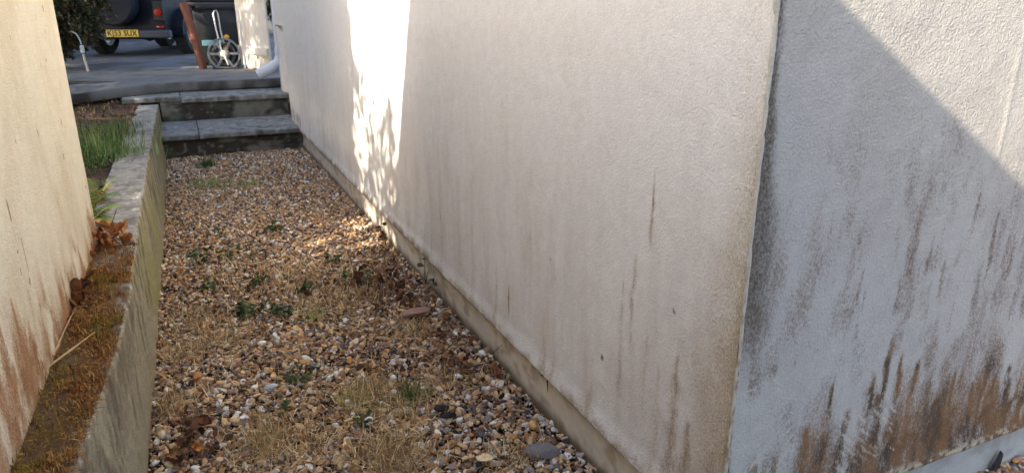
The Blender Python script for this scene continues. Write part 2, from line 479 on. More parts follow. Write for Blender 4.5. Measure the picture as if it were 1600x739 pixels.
    crust = .75 * ss(.248, .222, z + .012 * (fbm(x * 40, z * 40, 99) - .5)) * ss(.40, .6, fbm(x * 50, z * 60, 101)) * (x > 1.25)
    c = mixc(c, lin(190, 172, 140), crust); D.k = 1 - (1 - D.k) * (1 - crust)
    return c, D

def axis_steps(segs):
    out = []
    for a, b, s in segs:
        n = max(1, int(round((b - a) / s))); out.append(np.linspace(a, b, n, endpoint=False))
    return np.concatenate(out + [[segs[-1][1]]])

house = empty('rendered_house', (0, 0, 0), 0, 'pale rendered house corner with rust brown run-off stains, right of the gravel', 'house')
# side wall, facing the passage
ys = axis_steps([(YC + .004, 2.6, .005), (2.6, 4.5, .01), (4.5, 8.66, .02)])
zs = axis_steps([(.19, .6, .005), (.6, 1.5, .007), (1.5, 2.9, .2)])
Yg, Zg = np.meshgrid(ys, zs, indexing='ij')
Xg = XW + .004 * (fbm(Yg * 2.2, Zg * 2.2, 3, 3) - .5) + .0030 * (fbm(Yg * 14, Zg * 14, 4, 3) - .5) + .004 * (fbm(Yg * 1.2 + Zg * 3, Zg * 5 - Yg, 6, 2) - .5)
Xg = Xg - .0022 * ss(.12, .05, np.hypot(Yg - 1.24, (Zg - .42) * 1.3) + .04 * fbm(Yg * 15, Zg * 15, 8)) - .002 * ss(.05, .02, np.hypot(Yg - 1.58, (Zg - .36)) + .02 * fbm(Yg * 25, Zg * 25, 9))
Xg = Xg - .010 * ss(.27, .19, Zg)                                   # bell cast at the drip edge
Xg = Xg + .07 * ((Yg > 7.98) & (Zg < 1.18) & (Yg < 8.50))           # niche at the far end
Xg = Xg + .015 * ((Yg >= 8.50) & (Zg < 1.18))
Zs = Zg + np.where(Zg < .1901, .004 * (vn(Yg * 9, Yg * 0, 8) - .5) , 0)
C, DS = side_color(Yg, Zg)
# underside row leading back to the plinth, colour darkened to deepen overhang shadow
P = np.stack([Xg, Yg, Zs], -1)
und = P[:, :1].copy(); und[..., 0] = 1.035; und[..., 2] += .006
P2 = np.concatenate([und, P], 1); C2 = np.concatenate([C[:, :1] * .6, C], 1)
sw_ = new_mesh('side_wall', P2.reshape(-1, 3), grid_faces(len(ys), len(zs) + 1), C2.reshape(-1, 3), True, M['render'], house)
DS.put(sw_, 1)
# front wall
xs = axis_steps([(XW + .004, 2.35, .0042), (2.35, 9.0, .15)])
zs2 = axis_steps([(.213, 1.0, .0042), (1.0, 1.5, .007), (1.5, 2.9, .2)])
Xf, Zf = np.meshgrid(xs, zs2, indexing='ij')
Yf = YC - .003 * (fbm(Xf * 2.2, Zf * 2.2, 13, 3) - .5) - .002 * (fbm(Xf * 16, Zf * 16, 14, 3) - .5)
Yf = Yf - .008 * ss(.29, .213, Zf)
# the raised trowel ridge at the far right
rd = np.abs((Xf - 1.74) - .0 * (Zf - 1.1)); Yf = Yf - .0016 * np.exp(-(rd / .008) ** 2) * ss(.95, 1.1, Zf)
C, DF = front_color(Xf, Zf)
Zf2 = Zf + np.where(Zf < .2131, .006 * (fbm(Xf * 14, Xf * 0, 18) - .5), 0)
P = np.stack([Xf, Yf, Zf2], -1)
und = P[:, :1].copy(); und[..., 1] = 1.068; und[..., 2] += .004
P2 = np.concatenate([und, P], 1); C2 = np.concatenate([C[:, :1] * .6, C], 1)  # underside row coloured darker, painting in shade below the drip edge
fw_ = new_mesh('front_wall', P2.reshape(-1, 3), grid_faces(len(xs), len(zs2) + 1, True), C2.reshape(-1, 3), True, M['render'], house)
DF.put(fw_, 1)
# corner bead: slim rounded nosing standing a touch proud
zb = np.arange(.192, 2.9, .012)
ang = np.linspace(math.radians(175), math.radians(275), 7)
A, Z_ = np.meshgrid(ang, zb, indexing='ij')
rr = .0052 + .0012 * (fbm(Z_ * 25, A * 0, 51, 3) - .5)
cxb = XW + .0035 + .005 * (vn(Z_ * 3, Z_ * 0, 5) - .5) + .005 * (fbm(Z_ * 34, A * .4, 7, 3) - .5) - .006 * ss(.70, .80, fbm(Z_ * 20, A * .3, 17, 3))
Cb = np.broadcast_to(np.array(lin(196, 190, 176)), Z_.shape + (3,)).copy()
Cb = mixc(Cb, BROWN, .75 * ss(.5, .7, fbm(Z_ * 60, A, 53, 3)) * ss(1.2, .6, Z_))
new_mesh('corner_bead', np.stack([cxb + rr * np.cos(A), YC + .0035 + rr * np.sin(A), Z_], -1).reshape(-1, 3),
         grid_faces(7, len(zb)), Cb.reshape(-1, 3), True, M['render'], house)
# plinths
def plinth(name, us, fn):
    vz = np.linspace(-.1, .205, 40)
    Ug, Vg = np.meshgrid(us, vz, indexing='ij')
    c = np.broadcast_to(np.array(lin(216, 207, 192)), Ug.shape + (3,)).copy()
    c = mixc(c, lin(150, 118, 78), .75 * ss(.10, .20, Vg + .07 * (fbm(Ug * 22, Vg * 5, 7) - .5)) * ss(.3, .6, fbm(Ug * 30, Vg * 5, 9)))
    c = mixc(c, lin(196, 190, 180), .6 * ss(.4, .7, fbm(Ug * 5, Vg * 9, 12)))
    c = mixc(c, lin(150, 126, 98), .55 * ss(.52, .70, fbm(Ug * 13, Vg * 20, 15)))
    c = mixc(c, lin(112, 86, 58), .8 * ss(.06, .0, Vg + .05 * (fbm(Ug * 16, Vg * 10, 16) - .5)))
    c = mixc(c, lin(96, 92, 66), .7 * ss(.045, .01, Vg + .03 * fbm(Ug * 20, Vg * 20, 17)))
    P_ = fn(Ug, Vg)
    return new_mesh(name, P_.reshape(-1, 3), grid_faces(len(us), 40, name_flip[0]), c.reshape(-1, 3), True, M['plinth'], house)
name_flip = [False]
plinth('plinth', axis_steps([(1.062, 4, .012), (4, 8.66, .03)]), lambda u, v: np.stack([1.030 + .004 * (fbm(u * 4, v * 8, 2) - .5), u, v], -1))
name_flip = [True]
def fr(u, v): return np.stack([u, 1.062 - .004 * (fbm(u * 4, v * 8, 22) - .5), v], -1)
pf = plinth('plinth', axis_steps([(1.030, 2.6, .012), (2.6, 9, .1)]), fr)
pf['label'] = 'grey front plinth below the stained wall'
cl = pf.data.attributes['tint']; arr = np.empty(len(pf.data.vertices) * 4, np.float32); cl.data.foreach_get('color', arr)
arr = arr.reshape(-1, 4); arr[:, :3] = arr[:, :3] * .35 + np.array(lin(150, 152, 150)) * .65; cl.data.foreach_set('color', arr.ravel())
# far end, hidden sides, roof
m_ = MB()
m_.prism([(1.006, 8.662, -.1), (1.10, 8.662, -.1), (1.10, 8.662, 2.9), (1.006, 8.662, 2.9)], (0, .02, 0))
e_ = m_.build('end_wall', flat_mat('end_render', lin(196, 198, 198), .9, scale=12, bumps=[(90, 3, .5, .004)]), house)
m_ = MB(); m_.box((5.1, 8.69, 1.4), (8.0, .03, 3.0)); m_.box((9.0, 4.86, 1.4), (.03, 7.6, 3.0)); m_.build('rear_wall', e_.data.materials[0], house)
m_ = MB(); m_.box((5.02, 4.87, 2.96), (8.2, 7.9, .10), .01); rf = m_.build('roof', M['roof'], house)
m_ = MB(); m_.box((.905, 4.87, 2.955), (.02, 7.9, .15)); m_.box((5.02, .905, 2.955), (8.2, .02, .15)); m_.build('fascia', M['trim'], rf)

# ------------------------------------------------------------------ THE BUILDING ON THE LEFT
garage = empty('rendered_outbuilding', (0, 0, 0), 0, 'cream rendered outbuilding wall standing on the mossy retaining wall', 'outbuilding')
GY, GX, GT = 3.24, -.408, 2.38
def gx(y): return GX - .016 * (GY - y)
ysg = axis_steps([(-2.2, .9, .1), (.9, GY - .02, .006)])
zsg = axis_steps([(.30, 1.5, .007), (1.5, GT, .1)])
Yg, Zg = np.meshgrid(ysg, zsg, indexing='ij')
lean = .0 + .30 * ss(1.42, 2.4, Zg)
Ym = Yg - lean * ss(2.2, GY, Yg)
c = np.broadcast_to(np.array(lin(224, 215, 194)), Yg.shape + (3,)).copy()
c = mixc(c, lin(208, 194, 166), .6 * ss(.4, .7, fbm(Yg * 5, Zg * 2.5, 120)))
DG = Dirt(Yg.shape)
DG.add(.34 * ss(.42, .68, fbm(Yg * 12, Zg * 6, 122, 5)) * ss(1.5, .7, Zg), lin(180, 146, 104))
hh = .56 + .22 * ss(.2, .8, fbm(Yg * 8, Yg * 0, 124, 4)) + .15 * ss(2.4, 1.5, Yg)
st = ss(-.02, .22, hh - Zg) * ss(.34, .62, fbm(Yg * 15, Zg * 9, 126, 5))
DG.add(.68 * st, lin(150, 98, 56)); DG.add(.5 * st * ss(.5, .7, fbm(Yg * 26, Zg * 14, 128, 4)), lin(98, 64, 40))
c = mixc(c, lin(196, 160, 118), .45 * st)
for i, (u0, zt, zb, w, s_) in enumerate([(1.72, .86, .45, .045, .8), (1.85, .78, .45, .04, .75), (1.62, .9, .45, .05, .6), (1.95, .68, .45, .04, .6), (2.35, .62, .45, .05, .55),
                          (3.1, .66, .45, .12, .6), (2.75, .62, .45, .07, .5), (2.0, .98, .6, .02, .35), (3.2, .80, .45, .05, .45)]):
    m = spike(Yg, Zg, u0, zt, zb, w * 1.2, 300 + i * 9); DG.add(s_ * m, lin(142, 94, 52)); c = mixc(c, lin(190, 150, 106), .35 * s_ * m)
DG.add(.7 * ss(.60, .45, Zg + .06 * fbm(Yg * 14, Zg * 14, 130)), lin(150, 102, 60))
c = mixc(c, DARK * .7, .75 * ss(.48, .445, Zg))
for k in range(26):
    y0 = 1.6 + rng.random() * 1.7; z0 = .5 + rng.random() * .9; r = .003 + .004 * rng.random()
    c = mixc(c, DARK, .75 * (((Yg - y0) / r) ** 2 + ((Zg - z0) / (r * 1.8)) ** 2 < 1))
for (y0, z0, w, h) in [(2.0, .93, .006, .04), (2.05, .80, .005, .06)]:
    c = mixc(c, DARK, .7 * (((Yg - y0) / w) ** 2 + ((Zg - z0) / h) ** 2 < 1 - .8 * fbm(Yg * 200, Zg * 60, 5)))
Xl = gx(Yg) + .004 * (fbm(Yg * 3, Zg * 3, 132) - .5)
gw_ = new_mesh('side_wall', np.stack([Xl, Ym, Zg], -1).reshape(-1, 3), grid_faces(len(ysg), len(zsg), True)[:, ::-1] * 1, c.reshape(-1, 3), True, M['render_cream'], garage)
DG.put(gw_)
# rounded arris and back wall
ang = np.linspace(0, math.pi / 2, 6)
A, Z_ = np.meshgrid(ang, zsg, indexing='ij')
ln = .30 * ss(1.42, 2.4, Z_)
R_ = .022
Px = gx(GY) - R_ + R_ * np.cos(A); Py = GY - .02 + R_ * np.sin(A) - ln
Ca = np.broadcast_to(np.array(lin(230, 222, 198)), Z_.shape + (3,)).copy()
Ca = mixc(Ca, lin(150, 110, 66), .6 * ss(.75, .45, Z_) * ss(.35, .6, fbm(Z_ * 20, A, 9)))
new_mesh('rounded_corner', np.stack([Px, Py, Z_], -1).reshape(-1, 3), grid_faces(6, len(zsg)), Ca.reshape(-1, 3), True, M['render_cream'], garage)
m_ = MB()
a0 = (gx(GY) - R_, GY + .002, .3); a1 = (gx(GY) - R_, GY + .002 - .30, GT)
seg = [(gx(GY) - R_, GY + .002 - float(.30 * ss(1.42, 2.4, np.array(z))), z) for z in (.3, 1.4, 1.55, 1.7, 1.85, 2.0, 2.15, GT)]
for p, q in zip(seg, seg[1:]):
    m_.poly([p, (-2.35, p[1], p[2]), (-2.35, q[1], q[2]), q])
m_.box((-2.36, .42, 1.33), (.02, 5.3, 2.06)); m_.box((-1.4, -2.2, 1.33), (1.9, .02, 2.06))
m_.build('rear_wall', flat_mat('cream_render_back', lin(220, 205, 170), .9, scale=12, bumps=[(90, 3, .5, .004)]), garage)
m_ = MB(); m_.prism([(gx(-2.2) - .001, -2.2, GT - .01), (gx(GY) - .002, GY - .30, GT - .01), (-2.35, GY - .30, GT - .01), (-2.35, -2.2, GT - .01)], (0, 0, .02))
m_.build('roof', M['roof'], garage)

# ------------------------------------------------------------------ RETAINING WALL
yr = axis_steps([(-2.2, 1.2, .05), (1.2, 4.0, .009), (4.0, 8.42, .02)])
xo = np.interp(yr, [-2, 1.0, 1.5, 1.7, 2.1, 2.5, 3.4, 5, 8.4], [-.34, -.325, -.315, -.30, -.272, -.262, -.270, -.279, -.285])
xb = np.interp(yr, [-2, 1.4, 2.2, 3.4, 4.8, 6.0, 8.4], [-.31, -.285, -.268, -.256, -.243, -.24, -.262])
zt = np.interp(yr, [-2, 2, 3.4, 5, 7.6, 8.4], [.475, .472, .468, .455, .425, .40])
tp = []
def q(x, z): tp.append((x, z))
nT, nF = 30, 44
Pr = np.zeros((len(yr), nT + 5 + nF, 3)); T_ = np.zeros((len(yr), nT + 5 + nF)); 
for i, y in enumerate(yr):
    crumble = .010 * (vn(np.array(y * 9.), np.array(0.), 3) - .3) + .012 * max(0, float(vn(np.array(y * 23.), np.array(1.), 6)) - .6)
    re = .012 + crumble * .8
    top = [( -.475 + (xo[i] - re + .475) * t, zt[i]) for t in np.linspace(0, 1, nT)]
    arc = [(xo[i] - re + re * math.sin(a), zt[i] - re + re * math.cos(a)) for a in np.linspace(.25, 1.5, 5)]
    face = [(xo[i] + (xb[i] - xo[i]) * t ** 1.1, (zt[i] - re) * (1 - t) - .08 * t) for t in np.linspace(0.02, 1, nF)]
    pr = np.array(top + arc + face)
    Pr[i, :, 0] = pr[:, 0]; Pr[i, :, 1] = y; Pr[i, :, 2] = pr[:, 1]
isf = np.arange(nT + 5 + nF)[None, :] >= nT + 2
Yr = Pr[..., 1]; Zr = Pr[..., 2]; Xr = Pr[..., 0]
n_ = fbm(Yr * 11, (Xr + Zr) * 11, 141, 4) - .5
n3 = fbm(Yr * 60, (Xr + Zr) * 60, 143, 3) - .5
Pr[..., 2] += np.where(isf, 0, .014 * n_ + .006 * n3) * 1.0
Pr[..., 0] += np.where(isf, .012 * n_ + .004 * n3, 0)
c = np.broadcast_to(np.array(lin(168, 160, 146)), Yr.shape + (3,)).copy()
top = ~isf & (Yr > -9)
ct = mixc(c, lin(120, 112, 100), .7 * ss(.4, .7, fbm(Yr * 12, Xr * 20, 145)))
ct = mixc(ct, lin(196, 192, 182), .6 * ss(.5, .75, fbm(Yr * 30, Xr * 30, 147)))
ct = mixc(ct, lin(70, 56, 42), .8 * ss(3.4, 2.9, Yr) * ss(.35, .55, fbm(Yr * 18, Xr * 30, 149)))
ct = mixc(ct, lin(104, 78, 46), .92 * ss(3.3, 2.7, Yr) * ss(.03, -.02, Xr - xo[:, None] + .02 + .03 * fbm(Yr * 14, Xr * 14, 151)))
cf = mixc(c, lin(166, 157, 132), .8)
cf = mixc(cf, lin(150, 150, 92), .65 * ss(.35, .65, fbm(Yr * 3, Zr * 4, 153)) * ss(2.0, 3.2, Yr))
cf = mixc(cf, lin(160, 152, 124), .5 * ss(.48, .7, fbm(Yr * 9, Zr * 2.5, 154)))
cf = mixc(cf, lin(72, 62, 50), .6 * ss(.47, .64, fbm(Yr * 22, Zr * 4.5, 155, 5)) * ss(.0, .3, Zr))
cf = mixc(cf, lin(168, 160, 138), .5 * ss(.5, .7, fbm(Yr * 30, Zr * 6, 156, 5)) * ss(3.2, 2.2, Yr))
cf = mixc(cf, lin(84, 66, 46), .65 * ss(3.0, 1.8, Yr) * ss(.15, .42, Zr) * ss(.3, .6, fbm(Yr * 12, Zr * 7, 157)))
cf = mixc(cf, lin(186, 150, 84), .5 * ss(.05, -.01, Zr) * ss(.4, .6, fbm(Yr * 14, Zr * 14, 159)))
cf = mixc(cf, lin(196, 188, 172), .65 * ss(.50, .68, fbm(Yr * 40, Zr * 30, 161)) * ss(-.03, -.005, Zr - zt[:, None] + .0))
C = np.where(isf[..., None], cf, ct)
rw = new_mesh('retaining_wall', Pr.reshape(-1, 3), grid_faces(len(yr), Pr.shape[1], True)[:, ::-1] * 1, C.reshape(-1, 3), True, M['concrete'])
tag(rw, 'low weathered concrete retaining wall with algae-green face, left of the gravel', 'wall')

# ------------------------------------------------------------------ MOSS on the retaining wall
def blades(n, posfn, colfn, L=(.01, .02), W=(.001, .002), tilt=.8, segs=2, seed=1, droop=.5):
    """bent tapering blades as ribbons; returns V, F, C arrays"""
    r = np.random.default_rng(seed)
    p = posfn(r, n); n = len(p)
    az = r.random(n) * 2 * math.pi
    ti = (r.random(n) ** .7) * tilt
    L_ = L[0] + (L[1] - L[0]) * r.random(n); W_ = W[0] + (W[1] - W[0]) * r.random(n)
    d = np.stack([np.cos(az) * np.sin(ti), np.sin(az) * np.sin(ti), np.cos(ti)], 1)
    s = np.stack([-np.sin(az + r.normal(0, .6, n)), np.cos(az), np.zeros(n)], 1)
    V = []
    ks = np.linspace(0, 1, segs + 1)
    for k in ks:
        ctr = p + d * (L_ * k)[:, None]
        ctr[:, 2] -= droop * L_ * k * k * np.sin(ti) * 1.0
        w = (W_ * (1 - .85 * k ** 1.5))[:, None]
        V += [ctr - s * w, ctr + s * w]
    V = np.stack(V, 1)                                  # n, 2(segs+1), 3
    nb = 2 * (segs + 1)
    base = (np.arange(n) * nb)[:, None]
    Fs = [np.concatenate([base + 2 * k, base + 2 * k + 1, base + 2 * k + 3, base + 2 * k + 2], 1) for k in range(segs)]
    C_ = np.repeat(colfn(r, p)[:, None, :], nb, 1)
    return V.reshape(-1, 3), np.concatenate(Fs), C_.reshape(-1, 3)
def pick(r, n, cols, jit=.18):
    cols = np.array([lin(*c_) for c_ in cols])
    c_ = cols[r.integers(0, len(cols), n)]
    return c_ * (1 + r.normal(0, jit, (n, 1)))
def topz(y): return np.interp(y, [-2, 2, 3.4, 5, 7.6, 8.4], [.475, .472, .468, .455, .425, .40])
def outer(y): return np.interp(y, yr, xo)
def moss_pos(r, n):
    y = 1.2 + 1.95 * r.random(n); x = -.44 + .18 * r.random(n)
    dens = ss(.44, .56, fbm(y * 11, x * 16, 171)) * (.25 + .75 * ss(.36, .5, fbm(y * 4, x * 7, 172))) * ss(outer(y) + .012, outer(y) - .02, x + .0) + .10
    k = (r.random(n) < dens) & (x < outer(y) - .004)
    y = y[k]; x = x[k]
    return np.stack([x, y, topz(y) - .004 + .006 * r.random(len(y)) + .012 * ss(.45, .75, fbm(y * 9, x * 14, 171))], 1)
def moss_col(r, p):
    a = pick(r, len(p), [(172, 122, 66), (146, 96, 52), (186, 144, 84), (104, 70, 42), (130, 92, 60)])
    b = pick(r, len(p), [(156, 122, 54), (124, 98, 46), (92, 74, 38), (176, 138, 64), (112, 102, 46)])
    m = ss(.42, .62, fbm(p[:, 1] * 4 + 3, p[:, 0] * 9, 173) + .10 * ss(2.0, 1.5, p[:, 1]) - .04 - .1 * ss(1.9, 2.3, p[:, 1]))[:, None]
    k = (r.random((len(p), 1)) < m)
    return np.where(k, b, a)
V, Fc, C = blades(46000, moss_pos, moss_col, (.008, .030), (.0007, .0016), 1.5, 3, 5, .5)
tag(new_mesh('moss', V, Fc, C, False, M['moss']), 'orange and olive moss matted on top of the retaining wall', 'moss', kind='stuff')

# ------------------------------------------------------------------ GROUND SHEETS
def ground_z(x, y):
    return .058 * ss(1.25, 1.9, x) * ss(-.6, .6, y) + .016 * (fbm(x * 1.6, y * 1.6, 181, 3) - .5) * 2 + .008 * (fbm(x * 7, y * 7, 183, 3) - .5)
xs_ = np.concatenate([[-150, -40, -6], np.linspace(-.6, 1.3, 100), np.linspace(1.4, 4, 30), [8, 40, 150]])
ys_ = np.concatenate([[-150, -30, -5], np.linspace(-1.0, 8.6, 320), [8.9, 30, 150]])
Xg, Yg = np.meshgrid(xs_, ys_, indexing='ij')
Zg = ground_z(Xg, Yg) - .022
c = np.broadcast_to(np.array(lin(84, 64, 46)), Xg.shape + (3,)).copy()
c = mixc(c, lin(52, 40, 30), .7 * ss(.4, .6, fbm(Xg * 9, Yg * 9, 185)))
tag(new_mesh('ground', np.stack([Xg, Yg, Zg], -1).reshape(-1, 3), grid_faces(len(xs_), len(ys_)), c.reshape(-1, 3), True, M['soil']), kind='structure')
# raised garden bed, left of the retaining wall
xs_ = np.concatenate([[-14, -9, -6], np.linspace(-4, -.455, 70)]); ys_ = np.concatenate([np.linspace(3.0, 9.4, 130)])
Xg, Yg = np.meshgrid(xs_, ys_, indexing='ij')
gz = lambda X, Y: np.interp(Y, [3, 5, 7.2, 8.3, 9.4], [.435, .43, .40, .395, .45]) + .03 * (fbm(X * 5, Y * 5, 191, 4) - .5)
Zg = gz(Xg, Yg)
c = np.broadcast_to(np.array(lin(74, 56, 46)), Xg.shape + (3,)).copy()
c = mixc(c, lin(120, 96, 74), .6 * ss(.5, .7, fbm(Xg * 12, Yg * 12, 193)))
c = mixc(c, lin(96, 60, 52), .6 * ss(.45, .65, fbm(Xg * 8, Yg * 8, 195)) * ss(6.8, 7.3, Yg))
c = mixc(c, lin(168, 140, 112), .7 * ss(4.9, 4.4, Yg) * ss(.3, .6, fbm(Xg * 10, Yg * 10, 196)))
tag(new_mesh('garden_bed', np.stack([Xg, Yg, Zg], -1).reshape(-1, 3), grid_faces(len(xs_), len(ys_)), c.reshape(-1, 3), True, M['soil']), kind='structure')

# ------------------------------------------------------------------ STEPS
steps = empty('garden_steps', (0.4, 7.5, 0), 0, 'two grey slab steps with dark mossy risers at the far end of the gravel', 'steps')
def slab_block(name, x0, x1, y0, y1, z0, z1, colr, kind, parent, seed, res=.02, skew=0.0, bev=.008, label=None):
    """box with dense front/top so dirt and chips can sit on it"""
    def prof():
        pts = [(y0 + .002, z0)]
        for t in np.linspace(0, 1, max(3, int((z1 - z0) / .012))): pts.append((y0, z0 + .001 + (z1 - z0 - bev) * t))
        pts.append((y0 + bev * .3, z1 - bev * .3))
        for t in np.linspace(0, 1, max(4, int((y1 - y0) / .03))): pts.append((y0 + bev + (y1 - y0 - bev) * t, z1))
        pts.append((y1, z0))
        return np.array(pts)
    pr = prof(); xsn = np.linspace(x0, x1, max(3, int((x1 - x0) / res)))
    X_, I_ = np.meshgrid(xsn, np.arange(len(pr)), indexing='ij')
    Y_ = pr[I_, 0] + skew * (X_ - x1); Z_ = pr[I_, 1].copy()
    n1 = fbm(X_ * 14, (Y_ + Z_) * 14, seed, 4) - .5
    Y_ = Y_ - .012 * n1 * (I_ < len(pr) - 1); Z_ = Z_ + .007 * n1
    c = np.broadcast_to(np.array(lin(*colr)), X_.shape + (3,)).copy()
    if kind == 'tread':
        c = mixc(c, lin(60, 56, 50), .65 * ss(.5, .7, fbm(X_ * 16, Y_ * 16, seed + 2)))
        c = mixc(c, lin(182, 184, 184), .5 * ss(.55, .75, fbm(X_ * 22, Y_ * 30, seed + 4)))
        fr_ = (Z_ < z1 - .012)
        c = np.where(fr_[..., None], mixc(c, lin(74, 70, 56), .6 * ss(.3, .6, fbm(X_ * 18, Z_ * 30, seed + 6))), c)
    else:
        c = mixc(c, lin(46, 40, 33), .85 * ss(.52, .66, fbm(X_ * 3.2, Z_ * 6, seed + 2) + .22 * ss(.75, .0, X_)))
        c = mixc(c, lin(84, 90, 76), .5 * ss(.5, .7, fbm(X_ * 9, Z_ * 14, seed + 4)))
        c = mixc(c, lin(150, 146, 132), .55 * ss(.66, .78, fbm(X_ * 24, Z_ * 24, seed + 5)))
    Vv = np.stack([X_, Y_, Z_], -1).reshape(-1, 3)
    nP = len(pr)
    caps = [np.arange(nP)[None, :], (np.arange(nP) + (len(xsn) - 1) * nP)[None, ::-1]]
    o = new_mesh(name, Vv, [grid_faces(len(xsn), nP)] + caps, c.reshape(-1, 3), True, M['slab'], parent)
    o.data.set_sharp_from_angle(angle=math.radians(40))
    if label: o['label'] = label
    return o
steps.location = (0, 0, 0)
slab_block('riser', -.262, 1.028, 7.46, 8.3, -.08, .172, (128, 122, 108), 'riser', steps, 211)
slab_block('tread', -.272, .055, 7.40, 8.34, .174, .222, (128, 128, 124), 'tread', steps, 221)
slab_block('tread', .063, 1.026, 7.395, 8.34, .174, .223, (132, 132, 128), 'tread', steps, 231)
slab_block('riser', -.268, 1.028, 8.40, 9.0, .10, .405, (128, 124, 110), 'riser', steps, 241)
slab_block('tread', -.63, -.075, 8.52, 9.05, .408, .458, (134, 134, 128), 'tread', steps, 251, skew=-.03)
slab_block('tread', -.067, 1.04, 8.33, 9.05, .408, .459, (128, 128, 122), 'tread', steps, 261, skew=-.03)
# blocking under the overhanging left slab
slab_block('riser', -.585, -.28, 8.60, 9.0, .30, .404, (96, 90, 78), 'riser', steps, 271)

# ------------------------------------------------------------------ DRIVE
DZ = .58
def sheet(name, xs_, ys_, zfn, cfn, mat):
    X_, Y_ = np.meshgrid(xs_, ys_, indexing='ij')
    o = new_mesh(name, np.stack([X_, Y_, zfn(X_, Y_)], -1).reshape(-1, 3), grid_faces(len(xs_), len(ys_)), cfn(X_, Y_).reshape(-1, 3), True, mat)
    return tag(o, kind='structure')
# apron with a curved front lip
tx = np.linspace(-5, 1.6, 160)
yf = np.interp(tx, [-5, -3, -1.6, -1.0, -.5, -.12, 1.6], [6.2, 7.3, 8.2, 8.50, 8.80, 8.96, 8.96])
zf = np.interp(tx, [-5, -1.6, -.9, -.1, 1.6], [.47, .52, .55, .575, .575])
rows = [(0.01, -.105), (0, -.09), (0, -.012), (.01, 0.0)] + [(t, 0.0) for t in np.linspace(.05, 1, 20)]
P = np.zeros((len(tx), len(rows), 3))
for j, (t, dz) in enumerate(rows):
    P[:, j, 0] = tx
    P[:, j, 1] = yf + t * (10.45 + .1 * np.sin(tx) - yf) if j > 3 else yf + t
    P[:, j, 2] = zf * (1 - t) + (DZ + .006) * t + dz if j > 3 else zf + dz
P[:, :, 2] += .006 * (fbm(P[..., 0] * 5, P[..., 1] * 5, 301) - .5); P[:, :4, 1] += .015 * (fbm(P[:, :4, 0] * 9, P[:, :4, 2] * 9, 303) - .5)
c = np.broadcast_to(np.array(lin(122, 120, 116)), P.shape[:2] + (3,)).copy()
c = mixc(c, lin(96, 94, 92), .6 * ss(.4, .65, fbm(P[..., 0] * 4, P[..., 1] * 4, 305)))
c[:, :3] = mixc(c[:, :3], lin(40, 36, 32), .75 * ss(.3, .6, fbm(P[:, :3, 0] * 6, P[:, :3, 2] * 6, 307)))
tag(new_mesh('concrete_apron', P.reshape(-1, 3), grid_faces(len(tx), len(rows)), c.reshape(-1, 3), True, M['tarmac']), kind='structure')
sheet('driveway', np.linspace(-5, 3.2, 60), np.linspace(10.3, 24, 90), lambda X, Y: DZ + 0 * X,
      lambda X, Y: mixc(mixc(np.broadcast_to(np.array(lin(122, 121, 120)), X.shape + (3,)).copy(), lin(92, 91, 90), .6 * ss(.4, .65, fbm(X * 2, Y * 2, 311))), lin(92, 78, 60), .7 * ss(.55, .7, fbm(X * 5, Y * 3, 313))), M['tarmac'])
# upper ground beyond and beside the drive
sheet('upper_ground', np.array([-120, -30, -14, -8, -5.0, 0, 3.2, 8, 30, 120.]), np.array([9.3, 12, 16, 24, 60, 200.]), lambda X, Y: DZ - .012 + 0 * X,
      lambda X, Y: np.broadcast_to(np.array(lin(90, 84, 58)), X.shape + (3,)).copy(), M['soil'])

# ------------------------------------------------------------------ GRAVEL
def ico(sub):
    bm = bmesh.new(); bmesh.ops.create_icosphere(bm, subdivisions=sub, radius=1.0)
    V = np.array([v.co[:] for v in bm.verts]); F_ = np.array([[v.index for v in f.verts] for f in bm.faces]); bm.free()
    return V, F_
def stones(name, n, x0, x1, y0, y1, sub, size, seed, label, dens=None, flat=True, colfn=None):
    r = np.random.default_rng(seed)
    V0, F0 = ico(sub)
    x = x0 + (x1 - x0) * r.random(n); y = y0 + (y1 - y0) * r.random(n)
    if dens is not None:
        k = r.random(n) < dens(x, y); x = x[k]; y = y[k]; n = len(x)
    s = (size[0] + (size[1] - size[0]) * r.random(n) ** 1.9) * .5
    # a dozen angular base shapes: cut a sphere by random planes
    shapes = []
    for k in range(24):
        V = V0.copy()
        for j in range(7):
            nn = r.normal(size=3); nn /= np.linalg.norm(nn); dlim = .45 + .4 * r.random()
            dd = V @ nn; V = V - np.outer(np.clip(dd - dlim, 0, None), nn)
        V *= np.array([1.2, .70 + .3 * r.random(), .42 + .38 * r.random()])
        V += r.normal(0, .03, V.shape)
        shapes.append(V)
    shapes = np.array(shapes)[r.integers(0, 24, n)]
    az = r.random(n) * 2 * math.pi; t1 = r.normal(0, .45, n); t2 = r.normal(0, .45, n)
    def rot(a, ax):
        c_, s_ = np.cos(a), np.sin(a); z = np.zeros(n); o_ = np.ones(n)
        if ax == 0: return np.stack([o_, z, z, z, c_, -s_, z, s_, c_], 1).reshape(n, 3, 3)
        if ax == 1: return np.stack([c_, z, s_, z, o_, z, -s_, z, c_], 1).reshape(n, 3, 3)
        return np.stack([c_, -s_, z, s_, c_, z, z, z, o_], 1).reshape(n, 3, 3)
    Rm = rot(az, 2) @ rot(t1, 0) @ rot(t2, 1)
    V = np.einsum('nij,nkj->nki', Rm, shapes) * s[:, None, None]
    z = ground_z(x, y) + (r.random(n) ** 1.5) * .014 - .014 + s * .35
    V += np.stack([x, y, z], 1)[:, None, :]
    F_ = F0[None] + (np.arange(n) * len(V0))[:, None, None]
    C_ = np.repeat(colfn(r, x, y)[:, None, :], len(V0), 1)
    # mottling across each stone
    return tag(new_mesh(name, V.reshape(-1, 3), F_.reshape(-1, F0.shape[1]), C_.reshape(-1, 3), not flat, M['stone']), label, 'gravel', kind='stuff')
